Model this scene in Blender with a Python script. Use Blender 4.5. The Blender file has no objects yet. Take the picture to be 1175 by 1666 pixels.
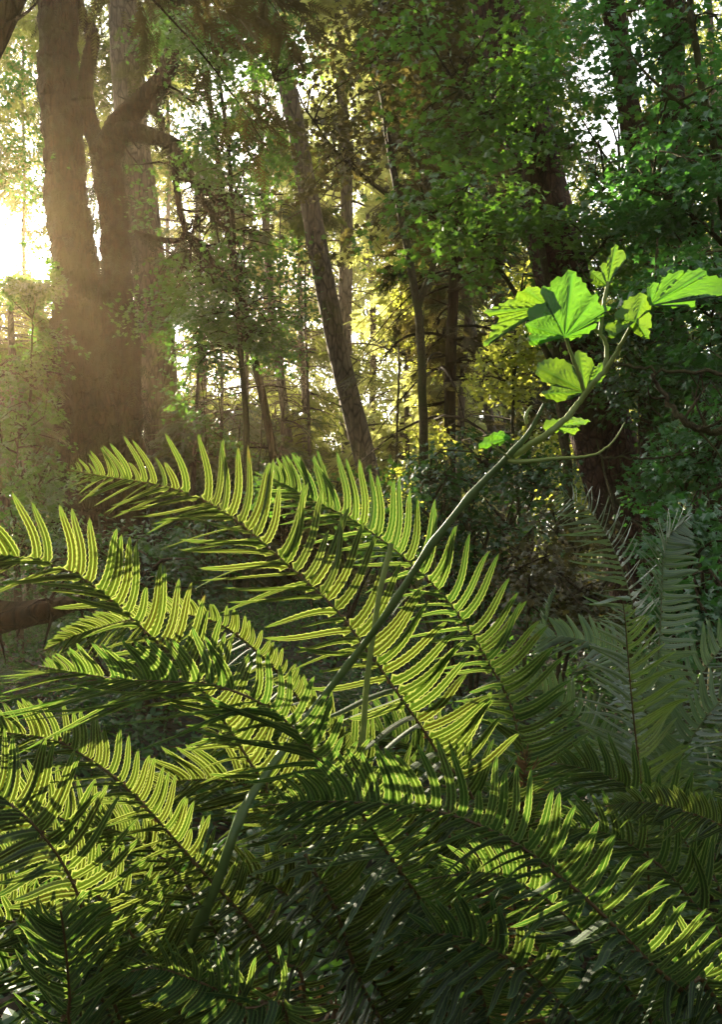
import bpy, math, random
import numpy as np
R = math.radians
rng = np.random.default_rng(11)
random.seed(5)

# ------------------------------------------------------------------ camera, sky, sun, exposure
S = bpy.context.scene
COL = S.collection
PITCH = R(3.0); F = 1443.0; CX, CY = 587.5, 833.0
CAM = np.array([0.0, 0.0, 1.15])
FWD = np.array([0, math.cos(PITCH), math.sin(PITCH)])
UPV = np.array([0, -math.sin(PITCH), math.cos(PITCH)])
RGT = np.array([1.0, 0, 0])
cd = bpy.data.cameras.new('camera'); cam = bpy.data.objects.new('camera', cd); COL.objects.link(cam)
cam.location = CAM; cam.rotation_euler = (R(90) + PITCH, 0, 0)
cd.sensor_fit = 'VERTICAL'; cd.sensor_height = 36; cd.lens = 36 * F / 1666
cd.clip_start = 0.05; cd.clip_end = 1000
S.camera = cam

def at(px, py, d):
    return CAM + d * (FWD + (px - CX) / F * RGT + (CY - py) / F * UPV)

SUN = at(-18, 365, 1.0) - CAM; SUN /= np.linalg.norm(SUN)
EL = math.asin(SUN[2]); AZ = math.atan2(SUN[0], SUN[1])
W = bpy.data.worlds.new('World'); S.world = W; W.use_nodes = True
nt = W.node_tree; bg = nt.nodes['Background']
sky = nt.nodes.new('ShaderNodeTexSky'); sky.sky_type = 'NISHITA'; sky.sun_disc = False
sky.sun_elevation = EL; sky.sun_rotation = AZ
sky.dust_density = 2.0
hs = nt.nodes.new('ShaderNodeHueSaturation'); hs.inputs['Saturation'].default_value = .3      # thin white haze in the sky
nt.links.new(sky.outputs[0], hs.inputs['Color']); nt.links.new(hs.outputs[0], bg.inputs[0]); bg.inputs[1].default_value = 0.092
ld = bpy.data.lights.new('sun', 'SUN'); ld.energy = 5.0; ld.angle = R(0.53); ld.color = (1.0, 0.84, 0.60)
sun = bpy.data.objects.new('sun', ld); COL.objects.link(sun)
from mathutils import Vector
sun.rotation_euler = Vector(SUN).to_track_quat('Z', 'Y').to_euler()
sun.location = (-3, 8, 9)
S.view_settings.view_transform = 'Standard'; S.view_settings.look = 'None'
S.view_settings.exposure = 2.8; S.view_settings.gamma = 1
S.render.engine = 'CYCLES'
cy = S.cycles
cy.max_bounces = 7; cy.diffuse_bounces = 4; cy.glossy_bounces = 2; cy.transmission_bounces = 5
cy.volume_bounces = 0; cy.transparent_max_bounces = 4
cy.sample_clamp_indirect = 3.0; cy.use_denoising = True; cy.denoising_input_passes = 'RGB_ALBEDO_NORMAL'; cy.denoising_prefilter = 'ACCURATE'
cy.use_adaptive_sampling = False
cy.caustics_reflective = False; cy.caustics_refractive = False

# ------------------------------------------------------------------ maths helpers
def nz(a):
    a = np.asarray(a, float); return a / np.maximum(np.linalg.norm(a, axis=-1, keepdims=True), 1e-9)
def spline(pts, step=None, n=None):
    P = np.asarray(pts, float); Q = np.vstack([2 * P[0] - P[1], P, 2 * P[-1] - P[-2]])
    out = []
    for i in range(1, len(Q) - 2):
        t = np.linspace(0, 1, 24, endpoint=False)[:, None]
        a, b, c, d = Q[i - 1], Q[i], Q[i + 1], Q[i + 2]
        out.append(.5 * (2 * b + (c - a) * t + (2 * a - 5 * b + 4 * c - d) * t ** 2 + (3 * b - a - 3 * c + d) * t ** 3))
    out.append(P[-1:]); C = np.vstack(out)
    s = np.r_[0, np.cumsum(np.linalg.norm(np.diff(C[:, :3], axis=0), axis=1))]
    if n is None: n = max(3, int(s[-1] / step) + 1)
    q = np.linspace(0, s[-1], n)
    return np.stack([np.interp(q, s, C[:, k]) for k in range(C.shape[1])], 1), q
def frames(P):
    T = nz(np.gradient(P, axis=0))
    ref = np.array([0.13, 0.97, 0.21]) if abs(T[0][2]) > .6 else np.array([0.1, 0.2, 1.0])
    A = nz(np.cross(T, ref)); B = np.cross(T, A); return T, A, B

class Acc:                                                    # collects triangles and quads for ONE mesh
    def __init__(s): s.v = []; s.f = []; s.r = []; s.uv = []; s.n = 0; s.sm = []; s.av = []
    def add(s, V, Fc, rnd=0.5, uv=None, smooth=True, av=None):
        V = np.asarray(V, float).reshape(-1, 3); Fc = np.asarray(Fc, int)
        if len(Fc) == 0: return
        s.v.append(V); s.f.append(Fc + s.n); s.n += len(V)
        s.r.append(np.broadcast_to(np.asarray(rnd, float), (len(Fc),)).copy())
        s.uv.append(np.zeros((Fc.size, 2)) if uv is None else np.asarray(uv)[Fc.reshape(-1)])
        s.sm.append(np.full(len(Fc), smooth)); s.av.append(np.zeros(len(V)) if av is None else av)
    def build(s, name, mat, parent=None, origin=None):
        m = bpy.data.meshes.new(name); o = bpy.data.objects.new(name, m); COL.objects.link(o)
        V = np.vstack(s.v); org = np.zeros(3)
        if origin is not None: org = np.asarray(origin, float)
        elif parent is not None: org = np.array(parent.location)
        V = V - org
        if parent is not None: o.parent = parent
        elif origin is not None: o.location = org
        lt = np.concatenate([np.full(len(f), f.shape[1]) for f in s.f]); li = np.concatenate([f.reshape(-1) for f in s.f])
        m.vertices.add(len(V)); m.vertices.foreach_set('co', V.astype(np.float32).ravel())
        m.loops.add(len(li)); m.loops.foreach_set('vertex_index', li.astype(np.int32))
        m.polygons.add(len(lt)); ls = np.r_[0, np.cumsum(lt)[:-1]]
        m.polygons.foreach_set('loop_start', ls.astype(np.int32))
        m.polygons.foreach_set('use_smooth', np.concatenate(s.sm))
        a = m.attributes.new('rnd', 'FLOAT', 'FACE'); a.data.foreach_set('value', np.concatenate(s.r).astype(np.float32))
        a = m.attributes.new('vein', 'FLOAT', 'POINT'); a.data.foreach_set('value', np.concatenate(s.av).astype(np.float32))
        u = m.uv_layers.new(name='UVMap'); u.data.foreach_set('uv', np.vstack(s.uv).astype(np.float32).ravel())
        m.update(); m.validate(); m.materials.append(mat); return o
    def tube(s, P, rad, ns=8, rough=0.0, rnd=.5, cap=True, lobes=None):
        P = np.asarray(P, float); n = len(P); T, A, B = frames(P); rad = np.broadcast_to(rad, (n,)).astype(float)
        th = np.linspace(0, 2 * np.pi, ns, endpoint=False)
        Rr = np.repeat(rad[:, None], ns, 1)
        z = np.arange(n)[:, None] * .35; ph = rng.uniform(0, 6.28, 6)
        if rough: Rr = Rr * (1 + rough * (np.sin(3 * th + ph[0] + .5 * z) * .5 + np.sin(7 * th + ph[1] + np.sin(z * .6 + ph[2])) * .35
                             + np.sin(11 * th + ph[3] - .3 * z) * .25 + np.sin(z * 1.7 + 2 * th + ph[4]) * .3) + rough * .5 * rng.normal(size=Rr.shape) * .5)
        if lobes is not None: Rr = Rr * (1 + lobes[:, None] * (np.sin(5 * th + ph[5]) * .6 + np.sin(3 * th + ph[2]) * .5 + .35))
        V = P[:, None] + Rr[..., None] * (np.cos(th)[None, :, None] * A[:, None] + np.sin(th)[None, :, None] * B[:, None])
        i, j = np.meshgrid(np.arange(n - 1), np.arange(ns), indexing='ij'); k = (j + 1) % ns
        Fq = np.stack([i * ns + j, i * ns + k, (i + 1) * ns + k, (i + 1) * ns + j], -1).reshape(-1, 4)
        V = V.reshape(-1, 3); s.add(V, Fq, rnd)
        if cap:
            s.add(V[-ns:], np.stack([np.zeros(ns - 2, int), np.arange(1, ns - 1), np.arange(2, ns)], 1), rnd)

def empty(name, loc, label, cat, group=None):
    o = bpy.data.objects.new(name, None); COL.objects.link(o); o.location = [float(x) for x in loc]; o.empty_display_size = .1
    tag(o, label, cat, group); return o
def tag(o, label, cat, group=None, kind=None):
    o['label'] = label; o['category'] = cat
    if group: o['group'] = group
    if kind: o['kind'] = kind

# ------------------------------------------------------------------ materials
def newmat(name):
    m = bpy.data.materials.new(name); m.use_nodes = True; t = m.node_tree; t.nodes.clear()
    return m, t, t.nodes, t.links
def N(ns, typ, **k):
    n = ns.new(typ)
    for a, b in k.items(): setattr(n, a, b)
    return n
def math_n(t, op, a, b=None, c=None):
    n = t.nodes.new('ShaderNodeMath'); n.operation = op
    for i, x in enumerate((a, b, c)):
        if x is None: continue
        if isinstance(x, (int, float)): n.inputs[i].default_value = x
        else: t.links.new(x, n.inputs[i])
    return n.outputs[0]
def mixc(t, fac, a, b):
    n = t.nodes.new('ShaderNodeMix'); n.data_type = 'RGBA'
    for s, x in ((n.inputs[0], fac), (n.inputs[6], a), (n.inputs[7], b)):
        if isinstance(x, (int, float)): s.default_value = x
        elif isinstance(x, tuple): s.default_value = (*x, 1)
        else: t.links.new(x, s)
    return n.outputs[2]
def leaf_surface(t, col, tcol, trans, gloss, rough, normal=None):
    d = t.nodes.new('ShaderNodeBsdfDiffuse'); tr = t.nodes.new('ShaderNodeBsdfTranslucent'); g = t.nodes.new('ShaderNodeBsdfGlossy')
    m1 = t.nodes.new('ShaderNodeMixShader'); m2 = t.nodes.new('ShaderNodeMixShader'); o = t.nodes.new('ShaderNodeOutputMaterial')
    t.links.new(col, d.inputs[0]); t.links.new(tcol, tr.inputs[0]); g.inputs['Roughness'].default_value = rough
    g.inputs['Color'].default_value = (.9, .95, 1, 1)
    if isinstance(trans, float): m1.inputs[0].default_value = trans
    else: t.links.new(trans, m1.inputs[0])
    t.links.new(d.outputs[0], m1.inputs[1]); t.links.new(tr.outputs[0], m1.inputs[2])
    fr = t.nodes.new('ShaderNodeLayerWeight'); fr.inputs[0].default_value = .3
    f = math_n(t, 'MULTIPLY_ADD', fr.outputs['Fresnel'], gloss * 2.2, gloss)
    t.links.new(f, m2.inputs[0]); t.links.new(m1.outputs[0], m2.inputs[1]); t.links.new(g.outputs[0], m2.inputs[2])
    if normal is not None:
        for n in (d, tr, g): t.links.new(normal, n.inputs['Normal'])
    t.links.new(m2.outputs[0], o.inputs[0])
def leafmat(name, a, b, ta, tb, trans=.45, gloss=.03, rough=.45):
    m, t, ns, L = newmat(name)
    at_ = N(ns, 'ShaderNodeAttribute', attribute_name='rnd')
    tc = N(ns, 'ShaderNodeTexCoord'); nz_ = N(ns, 'ShaderNodeTexNoise'); nz_.inputs['Scale'].default_value = .9
    L.new(tc.outputs['Object'], nz_.inputs['Vector'])
    f = math_n(t, 'ADD', math_n(t, 'MULTIPLY', at_.outputs['Fac'], .6), math_n(t, 'MULTIPLY_ADD', nz_.outputs[0], 1.2, -.4))
    f = math_n(t, 'MINIMUM', math_n(t, 'MAXIMUM', f, 0.), 1.)
    leaf_surface(t, mixc(t, f, a, b), mixc(t, f, ta, tb), trans, gloss, rough)
    return m
def fernmat(name, a, b, ta, tb, sori=.9, gloss=.035):
    m, t, ns, L = newmat(name)
    at_ = N(ns, 'ShaderNodeAttribute', attribute_name='rnd')
    uv = N(ns, 'ShaderNodeUVMap', uv_map='UVMap'); sp = N(ns, 'ShaderNodeSeparateXYZ'); L.new(uv.outputs[0], sp.inputs[0])
    u = math_n(t, 'ABSOLUTE', math_n(t, 'MULTIPLY_ADD', sp.outputs[0], 2., -1.)); v = sp.outputs[1]
    band = math_n(t, 'SMOOTH_MAX', math_n(t, 'SUBTRACT', 1., math_n(t, 'MULTIPLY', math_n(t, 'ABSOLUTE', math_n(t, 'SUBTRACT', u, .44)), 2.9)), 0., .1)
    dots = math_n(t, 'MULTIPLY_ADD', math_n(t, 'SINE', math_n(t, 'MULTIPLY', v, 150.)), .16, .82)
    tip = math_n(t, 'MINIMUM', math_n(t, 'MAXIMUM', math_n(t, 'MULTIPLY', math_n(t, 'SUBTRACT', .86, v), 12.), 0.), 1.)
    s_ = math_n(t, 'MULTIPLY', math_n(t, 'MULTIPLY', band, dots), math_n(t, 'MULTIPLY', tip, sori))
    vn = N(ns, 'ShaderNodeTexCoord'); v3 = N(ns, 'ShaderNodeTexNoise'); v3.inputs['Scale'].default_value = 55; v3.inputs['Detail'].default_value = 5; L.new(vn.outputs['Object'], v3.inputs['Vector'])
    v4 = N(ns, 'ShaderNodeTexNoise'); v4.inputs['Scale'].default_value = 9; L.new(vn.outputs['Object'], v4.inputs['Vector'])
    mott = math_n(t, 'MULTIPLY_ADD', v3.outputs[0], 1.5, .15)
    wear = math_n(t, 'MINIMUM', math_n(t, 'MAXIMUM', math_n(t, 'MULTIPLY', math_n(t, 'SUBTRACT', math_n(t, 'ADD', math_n(t, 'MULTIPLY', v, .34), v4.outputs[0]), .985), 9.), 0.), 1.)
    s_ = math_n(t, 'MINIMUM', math_n(t, 'MULTIPLY', s_, math_n(t, 'MULTIPLY', mott, math_n(t, 'MULTIPLY_ADD', at_.outputs['Fac'], 1.0, .85))), .95)
    edge = math_n(t, 'MINIMUM', math_n(t, 'MAXIMUM', math_n(t, 'MULTIPLY', math_n(t, 'SUBTRACT', u, .74), 7.), 0.), 1.)  # bright rim: backlight caught by the leaflet margins, put into the colour
    rib = math_n(t, 'MINIMUM', math_n(t, 'MAXIMUM', math_n(t, 'MULTIPLY', math_n(t, 'SUBTRACT', .14, u), 12.), 0.), 1.)
    lt = math_n(t, 'MAXIMUM', edge, math_n(t, 'MULTIPLY', rib, .75))
    c = mixc(t, at_.outputs['Fac'], a, b); c = mixc(t, s_, c, (.024, .018, .005)); c = mixc(t, math_n(t, 'MULTIPLY', lt, .5), c, (.12, .17, .05)); c = mixc(t, wear, c, (.10, .075, .025))
    tc = mixc(t, at_.outputs['Fac'], ta, tb); tc = mixc(t, s_, tc, (.035, .03, .003)); tc = mixc(t, math_n(t, 'MULTIPLY', lt, .9), tc, (.24, .28, .065)); tc = mixc(t, wear, tc, (.13, .10, .02))
    wv = N(ns, 'ShaderNodeTexNoise'); wv.inputs['Scale'].default_value = 60; L.new(uv.outputs[0], wv.inputs['Vector'])
    bp = N(ns, 'ShaderNodeBump'); bp.inputs['Strength'].default_value = .25; bp.inputs['Distance'].default_value = .002
    L.new(math_n(t, 'ADD', wv.outputs[0], s_), bp.inputs['Height'])
    leaf_surface(t, c, tc, .52, gloss, .56, bp.outputs[0])
    return m
def barkmat(name, a, b, moss=(.05, .06, .012), mossamt=.4, zs=.2, sc=9., bump=1.0):
    m, t, ns, L = newmat(name)
    tc = N(ns, 'ShaderNodeTexCoord'); mp = N(ns, 'ShaderNodeMapping'); mp.inputs['Scale'].default_value = (1, 1, zs)
    L.new(tc.outputs['Object'], mp.inputs[0])
    n1 = N(ns, 'ShaderNodeTexNoise'); n1.inputs['Scale'].default_value = sc; n1.inputs['Detail'].default_value = 8; n1.inputs['Roughness'].default_value = .7
    L.new(mp.outputs[0], n1.inputs['Vector'])
    vo = N(ns, 'ShaderNodeTexVoronoi', feature='DISTANCE_TO_EDGE'); vo.inputs['Scale'].default_value = sc * 1.6; L.new(mp.outputs[0], vo.inputs['Vector'])
    n2 = N(ns, 'ShaderNodeTexNoise'); n2.inputs['Scale'].default_value = 1.3; n2.inputs['Detail'].default_value = 7; n2.inputs['Roughness'].default_value = .7
    L.new(tc.outputs['Object'], n2.inputs['Vector'])
    cr = N(ns, 'ShaderNodeValToRGB'); cr.color_ramp.elements[0].position = .32; cr.color_ramp.elements[1].position = .7
    cr.color_ramp.elements[0].color = (*a, 1); cr.color_ramp.elements[1].color = (*b, 1); L.new(n1.outputs[0], cr.inputs[0])
    crack = math_n(t, 'MINIMUM', math_n(t, 'MULTIPLY', vo.outputs[0], 7.), 1.)
    c = mixc(t, math_n(t, 'MULTIPLY_ADD', crack, .7, .3), tuple(x * .4 for x in a), cr.outputs[0])
    mk = math_n(t, 'MINIMUM', math_n(t, 'MAXIMUM', math_n(t, 'MULTIPLY', math_n(t, 'SUBTRACT', n2.outputs[0], .62 - mossamt * .35), 7.), 0.), 1.)
    c = mixc(t, math_n(t, 'MULTIPLY', mk, .85), c, moss)
    bs = N(ns, 'ShaderNodeBsdfPrincipled'); bs.inputs['Roughness'].default_value = .9; bs.inputs['Specular IOR Level'].default_value = .15
    L.new(c, bs.inputs['Base Color'])
    h = math_n(t, 'ADD', math_n(t, 'MULTIPLY', crack, .25), n1.outputs[0])
    bp = N(ns, 'ShaderNodeBump'); bp.inputs['Strength'].default_value = bump; bp.inputs['Distance'].default_value = .06; L.new(h, bp.inputs['Height'])
    L.new(bp.outputs[0], bs.inputs['Normal'])
    o = N(ns, 'ShaderNodeOutputMaterial'); L.new(bs.outputs[0], o.inputs[0]); return m
def stemmat(name, a, b, sc=40., zs=1.):
    m, t, ns, L = newmat(name)
    tc = N(ns, 'ShaderNodeTexCoord'); n1 = N(ns, 'ShaderNodeTexNoise'); n1.inputs['Scale'].default_value = sc; n1.inputs['Detail'].default_value = 6
    L.new(tc.outputs['Object'], n1.inputs['Vector'])
    c = mixc(t, n1.outputs[0], a, b)
    bp = N(ns, 'ShaderNodeBump'); bp.inputs['Strength'].default_value = .5; bp.inputs['Distance'].default_value = .003; L.new(n1.outputs[0], bp.inputs['Height'])
    leaf_surface(t, c, c, .12, .03, .5, bp.outputs[0]); return m

M = {}
M['fern'] = fernmat('fern_leaf', (.035, .080, .012), (.055, .105, .014), (.026, .072, .004), (.042, .085, .005), gloss=.014)
M['fern_green'] = fernmat('fern_leaf_deep_green', (.03, .085, .02), (.04, .10, .022), (.026, .095, .008), (.045, .12, .009), .75, gloss=.016)
M['fern_shade'] = fernmat('fern_leaf_shade_tint', (.105, .165, .105), (.14, .20, .135), (.09, .20, .05), (.12, .24, .05), .3, .065)  # pale underside, with the cool grey of shade put into the colour
M['fern_mid'] = fernmat('fern_leaf_mid_green', (.075, .125, .025), (.10, .155, .03), (.10, .22, .015), (.15, .26, .02), .55, .03)
M['rachis'] = stemmat('fern_rachis', (.035, .016, .007), (.13, .075, .022), 120.)
M['rachis_pale'] = stemmat('fern_rachis_green', (.10, .12, .05), (.16, .17, .08), 120.)
M['maple'] = leafmat('maple_leaf', (.040, .095, .024), (.088, .15, .04), (.075, .22, .018), (.16, .32, .026), .45, .03)
M['maple_cool'] = leafmat('maple_leaf_cool', (.03, .10, .026), (.06, .15, .04), (.07, .25, .03), (.11, .33, .04), .4, .035)
M['maple_sunlit'] = leafmat('maple_leaf_sunlit', (.08, .13, .02), (.16, .19, .03), (.46, .56, .06), (.66, .66, .10), .58, .03)  # maple leaf turned brighter and yellower, sunlight put into the colour
M['mossleaf'] = leafmat('moss_draped_leaf', (.040, .044, .013), (.12, .09, .03), (.08, .085, .016), (.18, .15, .035), .35, .02, .6)
M['conifer'] = leafmat('conifer_needle', (.022, .050, .012), (.055, .085, .02), (.09, .14, .014), (.22, .24, .03), .4, .03)
M['conifer_sunlit'] = leafmat('conifer_needle_sunlit', (.12, .13, .04), (.26, .23, .08), (.56, .62, .16), (.74, .76, .26), .6, .02)  # needles coloured paler and yellower than real, as if in full sun
M['conifer_far'] = leafmat('far_needle_sunlit', (.06, .095, .02), (.12, .13, .03), (.24, .31, .045), (.40, .43, .085), .42, .02)  # gold-green put into the needle colour so distant trees look sunlit
M['moss'] = leafmat('trunk_moss', (.018, .019, .005), (.042, .040, .011), (.03, .03, .006), (.05, .05, .01), .25, .01, .7)
M['shrub'] = leafmat('shrub_leaf', (.016, .055, .012), (.045, .095, .02), (.05, .15, .014), (.10, .21, .018), .35, .03)
M['bark_dark'] = barkmat('bark_brown_moss', (.010, .006, .003), (.066, .034, .014), (.034, .031, .008), .5)
M['bark_grey'] = barkmat('bark_grey', (.06, .048, .034), (.20, .165, .115), (.07, .075, .02), .25, .3, 7.)
M['bark_pale'] = barkmat('bark_pale', (.09, .075, .055), (.26, .22, .16), (.08, .09, .03), .2, .3, 9.)
M['bark_red'] = barkmat('bark_red_brown', (.022, .012, .008), (.10, .052, .032), (.035, .04, .012), .2, .5, 11.)
M['twig'] = barkmat('twig_bark', (.03, .022, .012), (.10, .075, .04), (.05, .055, .015), .5, .6, 22., .3)

# ------------------------------------------------------------------ where sunlight gets through the canopy
BEAM = [(60, 900, 1.05, .36), (230, 830, 1.25, .36), (420, 860, 1.28, .36), (590, 1000, 1.3, .34), (740, 1050, 1.3, .30), (60, 1260, .95, .34),
        (240, 1350, .95, .30), (420, 1150, 1.05, .30), (900, 500, 1.0, .30), (1080, 480, 1.0, .30), (930, 640, 1.0, .26), (1030, 1030, 1.6, .10),
        (640, 560, 17, 2.6), (690, 450, 17, 2.0), (560, 640, 19, 2.3), (545, 80, 20, 2.2), (590, 250, 19, .8), (830, 590, 9, .8), (862, 445, 9, .45), (650, 740, 12, 1.3),
        (740, 700, 11, .8), (90, 1120, 3, .5), (930, 950, 6, .35), (690, 860, 7, .6), (600, 770, 11, .8), (655, 830, 9.5, .8), (930, 780, 8.5, .4), (480, 420, 22, 2.0), (350, 560, 17, 1.6), (220, 600, 12, .8), (800, 335, 7.0, .34), (720, 380, 6.9, .26), (880, 215, 7.4, .36), (985, 330, 6.9, .30), (1060, 290, 6.0, .24), (1130, 430, 5.8, .24), (690, 130, 9.4, .4), (600, 330, 9.6, .4), (400, 640, 14.2, .7), (330, 560, 14.2, .5), (650, 480, 13.2, .8), (620, 600, 13.2, .6), (690, 580, 13.2, .6), (650, 690, 13.2, .7), (410, 330, 11.7, .5), (340, 120, 11.7, .5), (470, 700, 14.6, .5), (610, 480, 18, 1.6), (600, 520, 28, 3.2), (420, 620, 27, 2.4), (720, 420, 24, 2.0), (720, 620, 15.5, 1.0)]
BT = np.array([at(a, b, c) for a, b, c, _ in BEAM]); BR = np.array([r for *_, r in BEAM])
SU = nz(np.cross(SUN, [0, 0, 1])); SV = np.cross(SU, SUN)
def open_to_sun(P, slack=1.0):
    """True where a leaf may grow: the canopy has gaps on the sun's side of the lit places."""
    keep = np.ones(len(P), bool); w = 1 + .25 * np.sin(P[:, 0] * 5.1 + P[:, 2] * 7.3) + .15 * np.sin(P[:, 1] * 9.7)
    for T, r in zip(BT, BR):
        if slack > 1: r = r * .38 if r > .6 else r + .55                            # far crowns close up again round the wide openings
        D = P - T; al = D @ SUN; du = D @ SU; dv = D @ SV
        keep &= ~((al > .35 + r * .55) & (du * du + dv * dv < (r * slack * w) ** 2))
    return keep

# ------------------------------------------------------------------ foliage templates and stamping
def star_leaf(k=5):
    a = np.linspace(-2.35, 2.35, k * 2 + 1); r = np.where(np.arange(k * 2 + 1) % 2 == 1, 1.0, .56) * (1 - .12 * np.abs(a))
    P = np.stack([np.sin(a) * r * .62, np.cos(a) * r * .55 + .35, -.18 * np.abs(np.sin(a) * r)], 1)
    V = np.vstack([[0, 0, 0], P, [0, .35, .03]]); n = len(P)
    Fc = [(n + 1, i, i + 1) for i in range(1, n)] + [(n + 1, 0, 1), (n + 1, n, 0)]
    return V, np.array(Fc)
def oval_leaf():
    V = np.array([[0, 0, 0], [.22, .25, -.05], [.27, .5, -.08], [.16, .78, -.08], [0, 1, -.12], [-.16, .78, -.08], [-.27, .5, -.08], [-.22, .25, -.05], [0, .5, .03]])
    return V, np.array([(8, i, i + 1) for i in range(0, 7)] + [(8, 7, 0)])
def spray(n=8, seed=0, wid=.34, hang=.0):
    r = np.random.default_rng(seed); V = []; Fc = []
    for i in range(n):
        y = (i + .3) / n; l = wid * (1 - y * .75) * r.uniform(.75, 1.2)
        for s in (-1, 1):
            b = len(V); w = .055 * r.uniform(.8, 1.3)
            V += [[0, y - w, -.18 * y * y], [0, y + w, -.18 * y * y], [s * l, y + l * .75 + r.uniform(-.04, .04), -.18 * y * y - l * r.uniform(.05, .5 + hang)]]
            Fc.append((b, b + 1, b + 2) if s > 0 else (b + 1, b, b + 2))
    b = len(V); V += [[-.025, 0, 0], [.025, 0, 0], [0, 1.05, -.22]]; Fc.append((b, b + 1, b + 2))
    return np.array(V), np.array(Fc)
STAR = star_leaf(5); OVAL = oval_leaf(); SPR = [spray(9, 1), spray(8, 2, .3), spray(10, 3, .4, .3)]; SPF = [spray(5, 4, .42), spray(4, 5, .5, .3)]

def stamp(acc, tpl, pos, fwd, nrm, size, rnd=None, cull=True, smooth=False, slack=1.0):
    pos = np.asarray(pos, float)
    if len(pos) == 0: return
    if cull:
        k = open_to_sun(pos, slack); pos = pos[k]; fwd = fwd[k]; nrm = nrm[k]; size = np.broadcast_to(size, k.shape)[k]
        if rnd is not None: rnd = rnd[k]
    if len(pos) == 0: return
    Y = nz(fwd); X = nz(np.cross(Y, nrm)); Z = np.cross(X, Y); V, Fc = tpl
    sz = np.broadcast_to(size, (len(pos),))[:, None, None]
    P = pos[:, None] + sz * (V[None, :, 0, None] * X[:, None] + V[None, :, 1, None] * Y[:, None] + V[None, :, 2, None] * Z[:, None])
    n, k = len(pos), len(V)
    Fa = (Fc[None] + (np.arange(n) * k)[:, None, None]).reshape(-1, 3)
    if rnd is None: rnd = rng.random(n)
    acc.add(P.reshape(-1, 3), Fa, np.repeat(rnd, len(Fc)), smooth=smooth)

def leaf_clusters(acc, centers, n_per, rad, size, tilt=.35, tpl=STAR, flat=.22, cull=True, droop=.35, rnd0=None, slack=1.0):
    """flat layered sprays of leaves around each centre"""
    C = np.asarray(centers, float); n = len(C)
    ax = nz(np.stack([rng.normal(0, tilt, n), rng.normal(0, tilt, n), np.ones(n)], 1))
    A = nz(np.cross(ax, [0.3, 1, .1])); B = np.cross(ax, A)
    k = rng.poisson(n_per, n); idx = np.repeat(np.arange(n), k); m = len(idx)
    th = rng.uniform(0, 6.283, m); r = rad * np.sqrt(rng.random(m)) * rng.uniform(.6, 1.3, n)[idx]
    rr = A[idx] * np.cos(th)[:, None] + B[idx] * np.sin(th)[:, None]
    P = C[idx] + rr * r[:, None] + ax[idx] * (rng.normal(0, flat, m) * rad)[:, None] - np.array([0, 0, 1]) * (droop * r * r / rad)[:, None]
    fw = rr + rng.normal(0, .45, (m, 3)) - np.array([0, 0, .35]); nr = ax[idx] + rng.normal(0, .35, (m, 3))
    c0 = rng.random(n) if rnd0 is None else rnd0
    stamp(acc, tpl, P, fw, nr, size * rng.uniform(.6, 1.2, m), np.clip(c0[idx] * .6 + rng.random(m) * .4, 0, 1), cull, slack=slack)

def blob(px, py, d, rx, ry, rz, n):
    q = nz(rng.normal(size=(n, 3))) * (rng.random(n) ** .4)[:, None]
    return at(px, py, d) + q[:, :1] * rx * RGT * d / F + q[:, 1:2] * ry * UPV * d / F + q[:, 2:] * rz * FWD

def limb(acc, pts, r0, r1, ns=7, rough=.12, wob=.02, step=.12):
    P, q = spline(pts, step=step); n = len(P)
    P = P + wob * np.cumsum(rng.normal(0, .35, P.shape), 0) * np.linspace(0, 1, n)[:, None] ** .5 * .3 + rng.normal(0, wob * .12, P.shape)
    acc.tube(P, np.linspace(r0, r1, n), ns, rough); return P

# ------------------------------------------------------------------ ground
def gz(x, y):
    return .10 * np.sin(x * .9 + 1) * np.sin(y * .7) + .06 * np.sin(x * 2.3 + y * 1.7) + .25 * np.sin(y * .12) + .015 * np.maximum(y - 6, 0) * (1 + .2 * np.sin(x * .2))
def ground():
    a = Acc(); xs = np.concatenate([-np.geomspace(60, .3, 45), np.geomspace(.3, 60, 45)]) * 5 ; xs = np.sort(xs)
    ys = np.concatenate([np.linspace(-60, -1, 20), np.geomspace(1, 121, 100) - 1.5 + .5, [200, 400]])
    X, Y = np.meshgrid(xs, ys, indexing='ij'); Z = gz(X, Y) - .06 + rng.normal(0, .02, X.shape)
    V = np.stack([X, Y, Z], -1).reshape(-1, 3); nx, ny = X.shape
    i, j = np.meshgrid(np.arange(nx - 1), np.arange(ny - 1), indexing='ij')
    a.add(V, np.stack([i * ny + j, (i + 1) * ny + j, (i + 1) * ny + j + 1, i * ny + j + 1], -1).reshape(-1, 4))
    m, t, ns, L = newmat('forest_floor'); tc = N(ns, 'ShaderNodeTexCoord'); n1 = N(ns, 'ShaderNodeTexNoise')
    n1.inputs['Scale'].default_value = 6; n1.inputs['Detail'].default_value = 9; L.new(tc.outputs['Object'], n1.inputs['Vector'])
    cr = N(ns, 'ShaderNodeValToRGB'); e = cr.color_ramp.elements; e[0].position = .35; e[0].color = (.010, .008, .004, 1); e[1].position = .68; e[1].color = (.032, .032, .010, 1)
    L.new(n1.outputs[0], cr.inputs[0]); b = N(ns, 'ShaderNodeBsdfPrincipled'); b.inputs['Roughness'].default_value = .95; L.new(cr.outputs[0], b.inputs['Base Color'])
    bp = N(ns, 'ShaderNodeBump'); bp.inputs['Distance'].default_value = .05; L.new(n1.outputs[0], bp.inputs['Height']); L.new(bp.outputs[0], b.inputs['Normal'])
    o = N(ns, 'ShaderNodeOutputMaterial'); L.new(b.outputs[0], o.inputs[0])
    g = a.build('ground', m); g['kind'] = 'structure'; g['label'] = 'dark mossy forest floor under the ferns and trees'
ground()
def on_ground(p): return np.array([p[0], p[1], float(gz(p[0], p[1])) - .08])

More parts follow.
